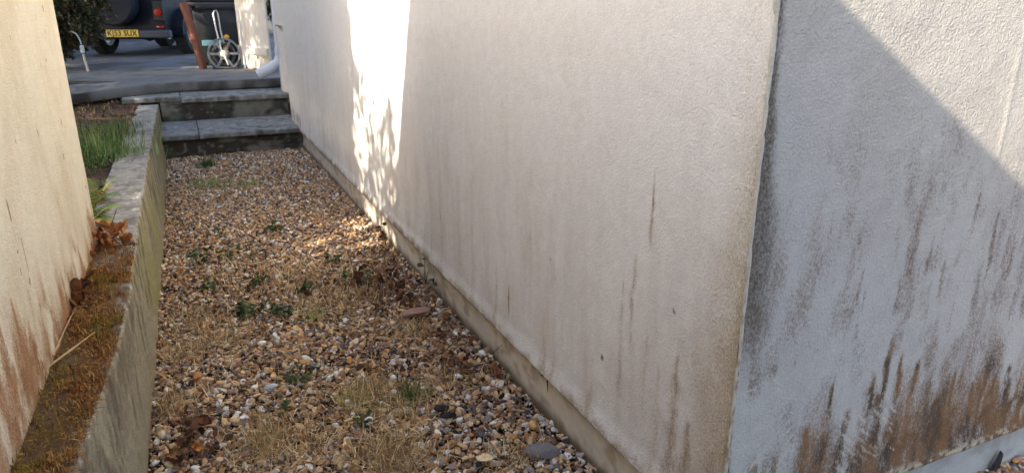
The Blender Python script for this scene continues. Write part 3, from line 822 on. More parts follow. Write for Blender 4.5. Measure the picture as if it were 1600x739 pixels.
PAL = np.array([lin(*c_) for c_ in [(186, 152, 108), (160, 122, 80), (204, 178, 138), (142, 106, 76), (172, 140, 112), (124, 98, 78), (196, 164, 118), (110, 84, 66),
                                    (214, 206, 192), (170, 168, 164), (206, 200, 188), (120, 118, 118), (86, 80, 78), (150, 118, 104), (190, 136, 76), (60, 54, 52), (226, 222, 214), (158, 130, 100)]])
W_TAN = np.array([9, 9, 7, 8, 8, 6, 7, 5, 3, 3, 3, 3, 3, 5, 3, 2, 1.5, 8.])
W_GREY = np.array([6, 5, 7, 4, 6, 5, 6, 4, 6, 4, 6, 4, 5, 5, 3, 4, 2.5, 6.])
def gravel_col(r, x, y):
    g = np.clip(ss(.35, .65, fbm(x * 2.2, y * 1.2, 331)) * .5 + .6 * ss(4.6, 6.2, y) + .55 * ss(.35, .9, x) * ss(4, 2, y) - .15, 0, 1)
    a = r.choice(len(PAL), len(x), p=W_TAN / W_TAN.sum()); b = r.choice(len(PAL), len(x), p=W_GREY / W_GREY.sum())
    k = np.where(r.random(len(x)) < g, b, a)
    return np.clip(1.12 * (PAL[k] * .95 * np.array([1.03, 1.0, .95]) + .05 * PAL[k].mean(1, keepdims=True)) * (1 + r.normal(0, .13, (len(x), 1))), .01, .85)
inside = lambda x, y: ((x < 1.03) | (y < 1.05)) * 1.0
stones('gravel', 12500, -.262, 1.045, 1.25, 3.1, 2, (.009, .037), 41, 'tan and grey flint gravel filling the passage floor, nearer stretch', inside, True, gravel_col)
stones('gravel', 22000, -.262, 1.045, 1.25, 3.4, 1, (.004, .014), 46, 'fine grit and chippings between the nearer gravel stones', inside, True, gravel_col)
stones('gravel', 12500, -.262, 1.045, 3.1, 4.6, 1, (.009, .036), 45, 'brown and tan gravel in the middle stretch of the passage', None, True, gravel_col)
stones('gravel', 26000, -.25, 1.035, 4.6, 7.47, 1, (.010, .034), 42, 'paler flint gravel on the passage floor, running up to the steps', None, False, gravel_col)
stones('gravel', 15000, 1.05, 2.9, -.2, 1.06, 1, (.014, .042), 43, 'gravel at the foot of the stained front wall', None, False, gravel_col)
stones('gravel', 9000, -.4, 1.05, -.4, 1.25, 1, (.014, .04), 44, 'gravel under the viewer, in front of the passage', None, False, gravel_col)

# ------------------------------------------------------------------ loose single stones
def rock(name, loc, dims, rz, colr, label, cat, seed, flatten=.8, extra=0):
    r = np.random.default_rng(seed); V, F_ = ico(4)
    for j in range(11):
        nn = r.normal(size=3); nn /= np.linalg.norm(nn); dlim = .55 + .3 * r.random()
        dd = V @ nn; V = V - np.outer(np.clip(dd - dlim, 0, None), nn)
    V = V * (1 + .10 * (fbm(V[:, 0] * 5 + V[:, 2] * 3, V[:, 1] * 5, seed, 4) - .5)[:, None])
    V *= np.array(dims) * .62
    c = np.array(lin(*colr)) * (.75 + .5 * fbm(V[:, 0] * 150, V[:, 1] * 150 + V[:, 2] * 90, seed + 1, 3))[:, None]
    o = new_mesh(name, V, F_, c, True, M['stone']); o.location = loc; o.rotation_euler = (r.normal(0, .15), r.normal(0, .15), rz)
    o.data.set_sharp_from_angle(angle=math.radians(28))
    return tag(o, label, cat)
p = at_z(848, 704, .02); rock('grey_stone', (p.x, p.y, .022), (.100, .050, .045), -.35, (124, 118, 116), 'largest grey stone lying on the gravel by the plinth', 'stone', 3)
p = at_z(646, 492, .02); rock('flat_stone', (p.x, p.y, .03), (.15, .10, .03), .2, (150, 116, 98), 'flat pinkish brown stone lying against the plinth', 'stone', 5)
p = at_z(692, 648, .0)
# two dark stones that look like a hollow in the gravel
rock('dark_stone', (p.x, p.y + .02, .016), (.05, .035, .02), .1, (24, 20, 20), 'black flint in the gravel, upper of a close pair', 'stone', 8)
rock('dark_stone', (p.x + .004, p.y - .038, .016), (.055, .022, .02), -.1, (24, 20, 20), 'black flint in the gravel, lower of a close pair', 'stone', 9)
for k, (u, v, d, cc, lb) in enumerate([(424, 606, (.042, .03, .026), (186, 190, 188), 'pale grey oval pebble beside the dark green weed'),
                       (308, 588, (.036, .034, .026), (196, 132, 78), 'orange rounded pebble near the retaining wall'),
                       (834, 664, (.036, .03, .028), (214, 166, 104), 'honey coloured rounded pebble among pale gravel by the plinth'),
                       (752, 552, (.03, .026, .02), (232, 230, 222), 'white chipped pebble just above the middle of the near gravel'),
                       (757, 716, (.045, .028, .024), (226, 196, 150), 'cream wedge shaped pebble at the bottom of the gravel'),
                       (576, 658, (.028, .024, .022), (228, 224, 214), 'white round pebble beside the green grass tuft')]):
    p = at_z(u, v, .02); rock('pebble', (p.x, p.y, .022), d, k * .7, cc, lb, 'pebble', 20 + k)

# ------------------------------------------------------------------ DRY STRAW AND LITTER (uncountable)
straw_spots = [(420, 690, .11, 2.0), (610, 705, .11, 1.4), (500, 625, .12, .35), (575, 612, .07, 1.2), (340, 530, .16, 1.6), (300, 500, .12, 1.0), (460, 440, .24, 2.2), (520, 480, .2, 1.6), (350, 425, .2, .8),
               (490, 700, .12, .8), (380, 470, .2, .7), (640, 640, .1, 1.0), (560, 460, .2, 1.3), (640, 520, .12, 1.2), (620, 720, .12, 1.3), (260, 640, .07, 1.2), (480, 560, .25, .5), (350, 290, .35, .7), (300, 610, .15, .4),
               (800, 720, .1, .6), (540, 420, .3, .8), (700, 600, .1, .5), (270, 560, .08, .6)]
def straw_pos(r, n):
    out = []; tot = sum(s[3] for s in straw_spots)
    for (u, v, rad, w) in straw_spots:
        p = at_z(u, v, 0); k = int(n * w / tot)
        a = r.normal(0, rad * .6, (k, 2)); out.append(np.stack([p.x + a[:, 0], p.y + a[:, 1] * 1.15, np.zeros(k)], 1))
    out.append(np.stack([-.24 + 1.22 * r.random(n // 7), 1.4 + 5.8 * r.random(n // 7), np.zeros(n // 7)], 1))
    p = np.concatenate(out); k = (p[:, 0] > -.235) & (p[:, 0] < 1.0) & (p[:, 1] < 7.35); p = p[k]
    p[:, 2] = ground_z(p[:, 0], p[:, 1]) + .004 + .012 * r.random(len(p))
    return p
V, Fc, C = blades(9500, straw_pos, lambda r, p: pick(r, len(p), [(204, 174, 124), (180, 146, 100), (156, 118, 78), (222, 200, 156), (124, 92, 64), (170, 140, 92)]),
                  (.02, .085), (.0008, .0018), 1.54, 4, 8, .25)
tag(new_mesh('dry_grass', V, Fc, C, False, M['straw']), 'mats of dry straw coloured grass strewn over the gravel', 'dry grass', kind='stuff')

def leaf_cards(n, posfn, colfn, size, seed, flat=.5, curl=.25, asp=.5):
    """pointed leaves: six-vertex folded blades"""
    r = np.random.default_rng(seed); p = posfn(r, n); n = len(p)
    s = size[0] + (size[1] - size[0]) * r.random(n)
    az = r.random(n) * 2 * math.pi; el = r.normal(0, flat, n); ro = r.normal(0, flat, n)
    f = np.stack([np.cos(az) * np.cos(el), np.sin(az) * np.cos(el), np.sin(el)], 1)
    sd_ = np.cross(f, np.array([0, 0, 1.])); sd_ /= np.linalg.norm(sd_, axis=1)[:, None] + 1e-9
    up = np.cross(sd_, f)
    s2 = sd_ * np.cos(ro)[:, None] + up * np.sin(ro)[:, None]; u2 = np.cross(s2, f)
    L = s[:, None]; W_ = s[:, None] * asp * .5; cu = s[:, None] * curl * r.random((n, 1)) * 1.6
    pts = [p, p + f * L * .35 + s2 * W_ + u2 * cu, p + f * L * .75 + s2 * W_ * .8 + u2 * cu * 1.1, p + f * L + u2 * cu * .6,
           p + f * L * .75 - s2 * W_ * .8 + u2 * cu * 1.1, p + f * L * .35 - s2 * W_ + u2 * cu, p + f * L * .38, p + f * L * .75]
    V = np.stack(pts, 1).reshape(-1, 3)
    b = (np.arange(n) * 8)[:, None]
    F_ = np.concatenate([np.concatenate([b + i for i in t], 1) for t in [(0, 1, 6), (0, 6, 5)]])
    F4 = np.concatenate([np.concatenate([b + i for i in t], 1) for t in [(1, 2, 7, 6), (6, 7, 4, 5)]])
    F3 = np.concatenate([np.concatenate([b + i for i in t], 1) for t in [(2, 3, 7), (7, 3, 4)]])
    return V, [np.concatenate([F_, F3]), F4], np.repeat(colfn(r, p)[:, None, :], 8, 1).reshape(-1, 3)
litter = [(290, 690, .06, 22), (275, 720, .05, 16), (300, 655, .05, 14), (720, 580, .09, 30), (690, 545, .1, 26), (600, 440, .22, 110), (640, 470, .16, 60), (770, 575, .04, 8), (560, 470, .2, 30), (660, 575, .08, 10),
          (480, 470, .3, 22), (330, 480, .25, 20), (300, 440, .2, 16), (840, 620, .06, 6), (700, 500, .08, 14), (590, 585, .08, 10), (400, 520, .25, 12), (610, 400, .15, 22), (330, 700, .05, 10), (780, 640, .05, 6)]
def litter_pos(r, n):
    out = []
    for (u, v, rad, k) in litter:
        p = at_z(u, v, 0); a = r.normal(0, rad * .6, (int(k * 1.5), 2)); out.append(np.stack([p.x + a[:, 0], p.y + a[:, 1], np.zeros(len(a))], 1))
    p = np.concatenate(out); k = (p[:, 0] > -.22) & (p[:, 0] < .99); p = p[k]; p[:, 2] = ground_z(p[:, 0], p[:, 1]) + .010 + .02 * r.random(len(p)); return p
V, Fc, C = leaf_cards(0, litter_pos, lambda r, p: pick(r, len(p), [(134, 92, 60), (108, 74, 52), (160, 112, 70), (92, 66, 50), (148, 104, 76), (122, 98, 76)]), (.012, .040), 12, .5, .45, .5)
tag(new_mesh('leaf_litter', V, Fc, C, False, M['deadleaf']), 'curled brown dead leaves scattered in drifts over the gravel', 'leaf litter', kind='stuff')

def bed_pos(r, n):
    x = -.47 - 1.3 * r.random(700); y = 4.2 + 4.6 * r.random(700) ** .8
    return np.stack([x, y, gz(x, y) + .01 + .02 * r.random(700)], 1)
V, Fc, C = leaf_cards(0, bed_pos, lambda r, p: pick(r, len(p), [(92, 66, 56), (120, 88, 70), (70, 50, 42), (150, 120, 96), (64, 72, 40), (110, 66, 56)]), (.015, .045), 14, .3, .35, .5)
tag(new_mesh('bed_litter', V, Fc, C, False, M['deadleaf']), 'brown leaf mulch and debris on the dark garden bed', 'leaf litter', kind='stuff')
V, Fc, C = blades(2600, lambda r, n: np.stack([-.47 - 1.3 * r.random(n), 4.1 + 4.3 * r.random(n), np.full(n, .45)], 1), lambda r, p: pick(r, len(p), [(96, 110, 60), (140, 116, 86), (76, 60, 46), (112, 124, 70)]), (.02, .08), (.001, .0022), 1.4, 3, 15, .3)
tag(new_mesh('bed_wisps', V, Fc, C, False, M['straw']), 'wispy stalks and thin grass across the garden bed', 'ground cover', kind='stuff')

def dead_leaf(loc, L, rz, tilt, colr, label, seed):
    r = np.random.default_rng(seed)
    U_, W_ = np.meshgrid(np.linspace(0, 1, 14), np.linspace(-1, 1, 9), indexing='ij')
    wid = .30 * L * np.sin(np.pi * U_ ** .8) ** .8 * (1 + .15 * np.sin(U_ * 30))
    X_ = U_ * L; Y_ = W_ * wid; Z_ = .35 * L * (W_ ** 2) * (.4 + .6 * U_) + .22 * L * np.sin(U_ * 4 + r.random()) + .03 * L * np.abs(W_) * np.sin(U_ * 40)
    V = np.stack([X_, Y_, Z_], -1).reshape(-1, 3)
    V = np.concatenate([V, V - np.array([0, 0, .0006])])
    f = grid_faces(14, 9); F_ = np.concatenate([f, f[:, ::-1] + 126])
    c = np.array(lin(*colr)) * (.7 + .6 * fbm(V[:, 0] * 120, V[:, 1] * 120, seed, 3))[:, None]
    o = new_mesh('dead_leaf', V, F_, c, True, M['deadleaf']); o.location = loc; o.rotation_euler = (tilt, -.15, rz)
    return tag(o, label, 'dead leaf', 'large dead leaves')
for k, (u, v, z, L, rz, ti, cc, lb) in enumerate([
        (772, 588, .02, .07, 1.3, .9, (140, 84, 50), 'russet dead leaf standing on edge in the gravel beside the plinth'),
        (300, 676, .02, .075, .5, .3, (112, 74, 48), 'long curled reddish dead leaf near the retaining wall, larger of the heap'),
        (268, 712, .02, .065, -.8, .4, (138, 98, 62), 'tan dead leaf at the bottom of the heap by the retaining wall'),
        (330, 665, .02, .07, 2.6, -.3, (104, 58, 38), 'dark brown dead leaf on the far side of the heap'),
        (310, 712, .02, .06, 1.7, .2, (190, 130, 66), 'golden dead leaf lowest in the heap by the retaining wall')]):
    p = at_z(u, v, z); dead_leaf((p.x, p.y, z), L, rz, ti, cc, lb, 60 + k)

# ------------------------------------------------------------------ WEEDS
def grass_tuft(name, u, v, z, n, L, W, rad, cols, label, cat, seed, tilt=1.0, pos=None, segs=3, droop=.5, group=None):
    p0 = Vector(pos) if pos is not None else at_z(u, v, z)
    def pf_(r, n_):
        a = r.normal(0, rad * .5, (n_, 2)); return np.stack([a[:, 0], a[:, 1], np.zeros(n_)], 1)
    V, F_, C_ = blades(n, pf_, lambda r, p: pick(r, len(p), cols), L, W, tilt, segs, seed, droop)
    o = new_mesh(name, V, F_, C_, False, M['plant']); o.location = (p0.x, p0.y, p0.z - .004)
    return tag(o, label, cat, group)
def weed(u, v, nst, h, ls, label, seed, cols=((62, 92, 40), (84, 112, 50), (50, 76, 34)), spread=.03, n_leaf=9, z=0.0):
    """a small leafy weed: stems with paired leaves along them"""
    p0 = at_z(u, v, z); r = np.random.default_rng(seed)
    root = empty('weed', (p0.x, p0.y, z), 0, label, 'weed', 'small green weeds in the gravel')
    st = MB(); LV = []; LF3 = []; LF4 = []; LC = []; cnt = 0
    pos = []; 
    for k in range(nst):
        a = r.random() * 6.28; t = .15 + .7 * r.random(); hh_ = h * 1.25 * (.65 + .5 * r.random())
        b = Vector((math.cos(a) * spread * r.random(), math.sin(a) * spread * r.random(), -.005))
        d = Vector((math.cos(a) * math.sin(t), math.sin(a) * math.sin(t), math.cos(t)))
        pts = [b + d * hh_ * s_ + Vector((0, 0, .1 * hh_ * s_ * s_)) for s_ in (0, .35, .7, 1.0)]
        st.tube(pts, [.0014, .0012, .001, .0006], 5)
        for j in range(n_leaf):
            s_ = .25 + .78 * j / n_leaf
            pos.append(np.array(b + d * hh_ * s_ + Vector((0, 0, .1 * hh_ * s_ * s_))))
    st.build('stem', M['greenstem'], root, True)
    pos = np.array(pos)
    V, F_, C_ = leaf_cards(0, lambda r_, n_: pos, lambda r_, p: pick(r_, len(p), cols), (ls[0] * (.85 + .8 * r.random()), ls[1] * (.9 + .6 * r.random())), seed, .6, .25, .3 + .45 * r.random())
    new_mesh('foliage', V, F_, C_, False, M['plant'], root)
    return root
M['greenstem'] = flat_mat('green_stem', lin(88, 100, 52), .7, var=.2, scale=60)
wd = [(320, 412, 5, .085, (.018, .034), 'bushiest green weed, left of three upright ones near the retaining wall'),
      (355, 405, 3, .075, (.014, .026), 'middle one of three upright green weeds at the retaining wall side'),
      (388, 408, 4, .095, (.012, .022), 'tallest upright green weed, with two pointed stems, right of the other two'),
      (433, 362, 4, .04, (.022, .045), 'flat dark leaved weed farthest up the gravel, spreading to the right'),
      (395, 448, 4, .05, (.015, .03), 'ragged weed just below the tallest upright one'),
      (519, 408, 4, .06, (.014, .026), 'small dark green weed on its own right of centre in the gravel'),
      (330, 452, 5, .035, (.015, .032), 'low creeping weed below the bushiest one'),
      (380, 492, 4, .05, (.016, .03), 'left weed of the row across the middle of the gravel'),
      (410, 488, 3, .05, (.012, .024), 'thin weed in the middle of the row across the gravel'),
      (442, 492, 5, .045, (.016, .03), 'leafy weed at the right end of the row across the gravel'),
      (476, 460, 5, .045, (.014, .028), 'dense dark green weed above the row, beside dry orange grass'),
      (466, 596, 6, .045, (.014, .030), 'dark green weed alone in the nearer gravel, left of the grass tuft'),
      (446, 640, 3, .035, (.012, .024), 'dim weed half buried just below the lone dark green weed'),
      (572, 664, 4, .03, (.010, .020), 'tiny bright green seedling below the grass tuft'),
      (575, 446, 7, .07, (.010, .022), 'grey green bushy weed beside the brown leaf drift'),
      (545, 440, 3, .06, (.010, .022), 'slim weed left of the grey green bushy one'),
      (345, 372, 3, .05, (.012, .022), 'small upright weed farthest to the left in the gravel')]
for k, (u, v, ns, h, ls, lb) in enumerate(wd):
    cc = ((96, 108, 70), (120, 124, 84), (80, 92, 58)) if 'grey green' in lb else ((66, 86, 48), (88, 104, 62), (52, 70, 42), (112, 118, 76))
    weed(u, v, ns, h, ls, lb, 500 + k, cc)
grass_tuft('grass_tuft', 640, 622, .0, 150, (.05, .13), (.0014, .0028), .045, [(92, 112, 52), (120, 130, 66), (70, 92, 42), (166, 150, 92)], 'green bladed grass tuft with straw coloured skirt in the near gravel', 'grass tuft', 71, 1.15)
grass_tuft('grass_tuft', 560, 622, .0, 260, (.04, .10), (.0008, .0016), .09, [(206, 186, 120), (180, 164, 96), (150, 146, 80)], 'pale straw grass tuft lying flat left of the green bladed one', 'grass tuft', 72, 1.5)
grass_tuft('grass_tuft', 410, 690, .0, 260, (.03, .10), (.0007, .0014), .085, [(196, 170, 112), (164, 136, 84), (128, 116, 70), (214, 192, 140), (112, 90, 58)], 'broad golden dry grass tuft at the bottom left of the gravel', 'grass tuft', 73, 1.5)
grass_tuft('grass_tuft', 600, 705, .0, 240, (.03, .08), (.0007, .0013), .08, [(196, 160, 112), (164, 124, 80), (128, 98, 66), (96, 74, 52)], 'brownish dry grass tuft at the bottom centre of the gravel', 'grass tuft', 74, 1.4)
grass_tuft('grass_tuft', 492, 494, .0, 240, (.02, .06), (.0007, .0014), .07, [(166, 176, 100), (196, 190, 128), (124, 146, 74)], 'fuzzy light green grass patch right of the row of weeds', 'grass tuft', 75, 1.3)
grass_tuft('grass_tuft', 325, 290, .0, 420, (.04, .12), (.001, .0022), .17, [(128, 146, 74), (160, 162, 100), (96, 120, 60), (186, 176, 118)], 'pale green grass clump on the gravel left below the steps', 'grass tuft', 76, 1.3)
grass_tuft('grass_tuft', 385, 290, .0, 260, (.03, .10), (.001, .002), .16, [(110, 136, 66), (150, 156, 90), (84, 110, 54)], 'wispy grass clump on the gravel centre below the steps', 'grass tuft', 77, 1.4)
grass_tuft('grass_tuft', 322, 262, .0, 260, (.06, .16), (.0016, .003), .07, [(58, 84, 40), (80, 104, 52), (46, 66, 34)], 'dark green grass clump against the lower riser of the steps', 'grass tuft', 78, 1.0)
# garden-bed grasses and ferns
for k, (x, y, n, L, rad, lb) in enumerate([(-.62, 5.35, 2600, (.10, .26), .26, 'brightest green grass clump in the garden bed, leaning over the wall'),
                                 (-.66, 6.2, 2100, (.08, .22), .28, 'grass clump in the garden bed behind the brightest one'),
                                 (-1.0, 6.6, 800, (.08, .2), .25, 'dull green grass clump at the back left of the garden bed'),
                                 (-.52, 6.7, 500, (.08, .18), .15, 'darker grass clump at the back beside the retaining wall'),
                                 (-.80, 5.0, 500, (.08, .2), .2, 'sparse grass clump half hidden by the cream wall'),
                                 (-.47, 4.5, 90, (.04, .09), .05, 'small green tuft on bare soil between grass and fern')]):
    grass_tuft('grass_clump', 0, 0, 0, n, L, (.0014, .0032), rad, [(88, 124, 58), (112, 142, 72), (68, 98, 48), (150, 156, 100)] if k in (0, 5) else [(84, 108, 58), (104, 122, 68), (62, 84, 46), (158, 146, 100)], lb, 'grass clump', 90 + k, 1.12, pos=(x, y, float(gz(np.array(x), np.array(y))) - .01), group='grass clumps in the garden bed')
def fern(x, y, z, n, L, rz0, cols, label, seed):
    r = np.random.default_rng(seed); root = empty('fern', (x, y, z), 0, label, 'fern')
    K = 17
    for k in range(n):
        az = rz0 + (k - (n - 1) / 2) * .55 + r.normal(0, .1); Lk = L * (.8 + .4 * r.random()); rise = .9 + .6 * r.random()
        pts = [np.array([math.cos(az) * Lk * .7 * t, math.sin(az) * Lk * .7 * t, Lk * (rise * t - .75 * t * t)]) for t in np.linspace(0, 1, K)]
        side = np.array([-math.sin(az), math.cos(az), 0]); cc = np.array(lin(*cols[k % len(cols)]))
        V = []; F5 = []; C_ = []
        for i in range(2, K):
            t = i / (K - 1); tan = pts[min(i + 1, K - 1)] - pts[i - 1]; tan /= np.linalg.norm(tan)
            pl = .38 * Lk * (1 - t) ** .75 + .006
            for sg in (-1, 1):
                p = pts[i]; b = len(V); w = .0026 + .0016 * (1 - t); dn = np.array([0, 0, -1.0])
                tip = p + sg * side * pl + tan * pl * .35 + dn * pl * .22; mid = p + sg * side * pl * .5 + tan * pl * .12 + dn * pl * .02
                V += [p - tan * w * .6, p + tan * w * .6, mid + tan * w, tip, mid - tan * w]
                F5.append([b, b + 1, b + 2, b + 3, b + 4]); C_ += [cc * (.75 + .5 * r.random())] * 5
        b = len(V)
        for i in range(K): V += [pts[i] + side * .0014, pts[i] - side * .0014]; C_ += [cc * .6] * 2
        new_mesh('frond', np.array(V), [np.array(F5), np.array([[b + 2 * i, b + 2 * i + 1, b + 2 * i + 3, b + 2 * i + 2] for i in range(K - 1)])], np.array(C_), False, M['plant'], root)
    return root
fern(-.475, 3.55, .445, 8, .22, 1.2, [(120, 140, 56), (146, 158, 66), (96, 122, 50), (170, 150, 70)], 'yellow green fern on the bed behind the corner of the cream wall', 401)
fern(-.50, 3.95, .435, 7, .19, 1.2, [(104, 132, 54), (130, 146, 62), (176, 130, 70)], 'fern with browning fronds just beyond the yellow green one', 402)

# dead plant clump lying on the wall at the corner
r0 = random.Random(5)
clump = empty('dead_plant', (-.375, 3.2, .47), 0, 'crumpled orange brown dead plant caught at the foot of the cream corner', 'dead plant')
def dpos(r, n): 
    a = r.normal(0, 1, (90, 3)) * np.array([.042, .075, .028]); a[:, 2] = np.abs(a[:, 2]) + .002; a[:, 0] = np.clip(a[:, 0], -.05, .1); return a
V, Fc, C = leaf_cards(0, dpos, lambda r, p: pick(r, len(p), [(186, 126, 70), (160, 100, 54), (132, 82, 46), (206, 152, 96)]), (.02, .055), 33, .9, .6, .5)
new_mesh('dead_foliage', V, Fc, C, False, M['deadleaf'], clump)
m_ = MB()
m_.tube([(.01, .05, .0), (.02, .08, .06), (.045, .1, .115)], [.002, .0017, .001], 5); m_.tube([(.02, -.1, .01), (.08, -.13, .02), (.125, -.12, .016)], [.002, .0015, .001], 5)
m_.build('stem', M['twig'], clump, True)
clump2 = empty('dead_plant', (-.425, 2.55, .47), 0, 'smaller brown withered clump against the cream wall further forward', 'dead plant')
def dpos2(r, n): 
    a = r.normal(0, 1, (45, 3)) * np.array([.018, .06, .025]); a[:, 2] = np.abs(a[:, 2]); a[:, 0] = np.abs(a[:, 0]); return a
V, Fc, C = leaf_cards(0, dpos2, lambda r, p: pick(r, len(p), [(130, 84, 44), (98, 60, 34), (80, 50, 34)]), (.02, .05), 35, .9, .6, .5)
new_mesh('dead_foliage', V, Fc, C, False, M['deadleaf'], clump2)
m_ = MB(); m_.tube([(-.43, 2.05, .482), (-.38, 2.12, .492), (-.335, 2.22, .490)], [.0035, .003, .0015], 6); m_.tube([(-.425, 2.1, .49), (-.41, 2.3, .50), (-.405, 2.42, .495)], [.0025, .002, .001], 6)
tag(m_.build('dry_stalk', M['palestem'], None, True), 'forked pale dry stalk lying across the orange moss', 'stalk')

# withered stems at the plinth
def withered(u, v, h, lean, label, seed, green=False, leaves=5):
    r = random.Random(seed); p = at_z(u, v, 0)
    root = empty('withered_weed', (p.x, p.y, 0), 0, label, 'withered weed')
    m1 = MB(); tips = []
    for k in range(2 + (leaves > 6)):
        a = Vector((lean[0] * (1 + .5 * k) + r.uniform(-.02, .02), lean[1] + r.uniform(-.05, .05) * (k + 1), h * (1 - .25 * k)))
        pts = [Vector((0, 0, -.01)), a * .35 + Vector((.006 * r.uniform(-1, 1), .006, .01)), a * .7, a]
        m1.tube(pts, [.0022, .0018, .0015, .0009], 5); tips += [np.array(pts[i] * t + pts[i + 1] * (1 - t)) for i in (1, 2) for t in (0.1, .5, .9)]
    m1.build('stem', M['twig'], root, True)
    pos = np.array([tips[r.randrange(len(tips))] for _ in range(leaves)])
    V, F_, C_ = leaf_cards(0, lambda r_, n_: pos, lambda r_, q_: pick(r_, len(q_), [(96, 88, 60), (84, 66, 48), (70, 76, 50)] if green else [(110, 78, 52), (84, 60, 42), (140, 104, 74)]), (.022, .05), seed, 1.0, .5, .45)
    new_mesh('dead_foliage', V, F_, C_, False, M['deadleaf'], root)
withered(604, 385, .15, (-.01, .03), 'withered brown climber against the plinth, farthest of those at the wall', 611, leaves=8)
withered(636, 405, .12, (.06, .0), 'thin withered stem leaning on the plinth', 612, leaves=3)
withered(664, 445, .15, (.015, -.02), 'withered weed with drooping grey green leaves against the plinth', 613, True, 9)
withered(704, 480, .08, (.012, .0), 'small dead sprig against the plinth, right of the drooping weed', 614, leaves=3)
withered(560, 455, .12, (.02, .03), 'shorter brown dead stem at the left edge of the leaf drift', 616, leaves=9)
withered(628, 470, .12, (-.02, .0), 'leaning brown dead stem at the right edge of the leaf drift', 617, leaves=9)
withered(600, 462, .17, (-.01, .02), 'tall pale dead stem standing out in the brown leaf drift', 615, leaves=8)
m_ = MB(); p = at_z(760, 570, .03); m_.tube([(p.x - .1, p.y + .0, .035), (p.x + .03, p.y, .04), (.99, p.y + .01, .075), (1.025, p.y + .0, .105)], [.002, .002, .0018, .001], 5)
tag(m_.build('twig', M['twig'], None, True), 'thin dark twig lying from the gravel up onto the plinth', 'twig')
m_ = MB(); m_.tube([(1.020, 1.93, .19), (1.021, 1.95, .15), (1.019, 1.94, .11)], [.002, .003, .001], 5); m_.tube([(1.015, 1.95, .17), (1.012, 1.98, .16)], [.004, .002], 5)
tag(m_.build('twig', M['twig'], None, True), 'short dead sprig hanging under the drip edge of the wall', 'twig')
# black shard by the front plinth
m_ = MB(); p = Vector((2.08, 1.02, 0))
m_.prism([(p.x - .03, p.y + .02, .05), (p.x + .005, p.y + .02, .05), (p.x + .02, p.y + .025, .115), (p.x + .012, p.y + .025, .125), (p.x - .005, p.y + .022, .10), (p.x - .018, p.y + .02, .09)], (0, .008, .002))
tag(m_.build('slate_shard', M['ink'], None), 'black slate shard stuck upright in gravel at the front plinth', 'slate')

# ------------------------------------------------------------------ TREES AND HEDGES
def tubes_tree(root, trunk, limbs):
    m1 = MB(); m1.tube(trunk[0], trunk[1], 10); m1.build('trunk', M['bark'], root, True)
    for p_, r_ in limbs:
        m2 = MB(); m2.tube(p_, r_, 7); m2.build('limb', M['bark'], root, True)
k_ = .26
def crown_from_edge(root, n, seed, yfn, xr, size, cols):
    """leaves spread through a crown volume whose sunward outline gives the dappled edge on the wall"""
    def pf_(r, n_):
        x = xr[0] + (xr[1] - xr[0]) * r.random(n_ * 4)
        yw = 3.0 + 8.0 * r.random(n_ * 4); zw = -.4 + 3.0 * r.random(n_ * 4)
        d = yfn(yw, zw); keep = r.random(n_ * 4) < d
        x, yw, zw = x[keep][:n_], yw[keep][:n_], zw[keep][:n_]
        return np.stack([x, yw - k_ * (1 - x), zw + .612 * (1 - x)], 1)
    V, F_, C_ = leaf_cards(n, pf_, lambda r, p: pick(r, len(p), cols), size, seed, .9, .2, .6)
    return new_mesh('crown', V - np.array(root.location)[None], F_, C_, False, M['plant'], root)
GR = [(74, 96, 44), (94, 116, 54), (58, 80, 38), (110, 120, 60)]
t1 = empty('garden_tree', (-3.4, 6.2, .45), 0, 'leafy green tree behind the outbuilding whose shade dapples the wall', 'tree')
def dens1(y, z):
    edge = 4.80 - .12 * ss(.9, 1.5, z) + .28 * (fbm(z * 3, z * 0, 701) - .5)
    full = ss(edge - .05, edge + .12, y) * ss(10.1, 9.4, y + .5 * (fbm(y * 3, z * 3, 703) - .5))
    # hanging spray of foliage
    cen = ss(1.25, .9, z + .25 * (4.7 - y)) * ss(3.40, 3.85, y) + .25 * ss(.9, .75, z) * ss(.5, .6, z) * ss(3.7, 3.5, y)
    clump_ = ss(.46, .62, fbm(y * 5, z * 3.6, 705, 3))
    patch_ = .30 * ss(9.6, 10.4, y) * ss(.5, .62, fbm(y * 3, z * 3, 707))
    return np.clip(full + .24 * cen * clump_ + .02 * cen + patch_, 0, 1)
crown_from_edge(t1, 52000, 801, dens1, (-4.6, -2.4), (.06, .13), GR)
tubes_tree(t1, ([(0, 0, 0), (.05, 0, 1.0), (0, .1, 2.2), (.1, .3, 3.4)], [.13, .11, .09, .04]),
           [([(0, .1, 1.6), (.3, -.4, 2.3), (.5, -1.0, 2.6)], [.05, .035, .015]), ([(0, .1, 2.0), (.2, .9, 2.7), (.2, 1.9, 3.0)], [.05, .035, .015]), ([(0, .1, 2.2), (-.6, .3, 2.9), (-1.0, .2, 3.3)], [.05, .03, .012])])
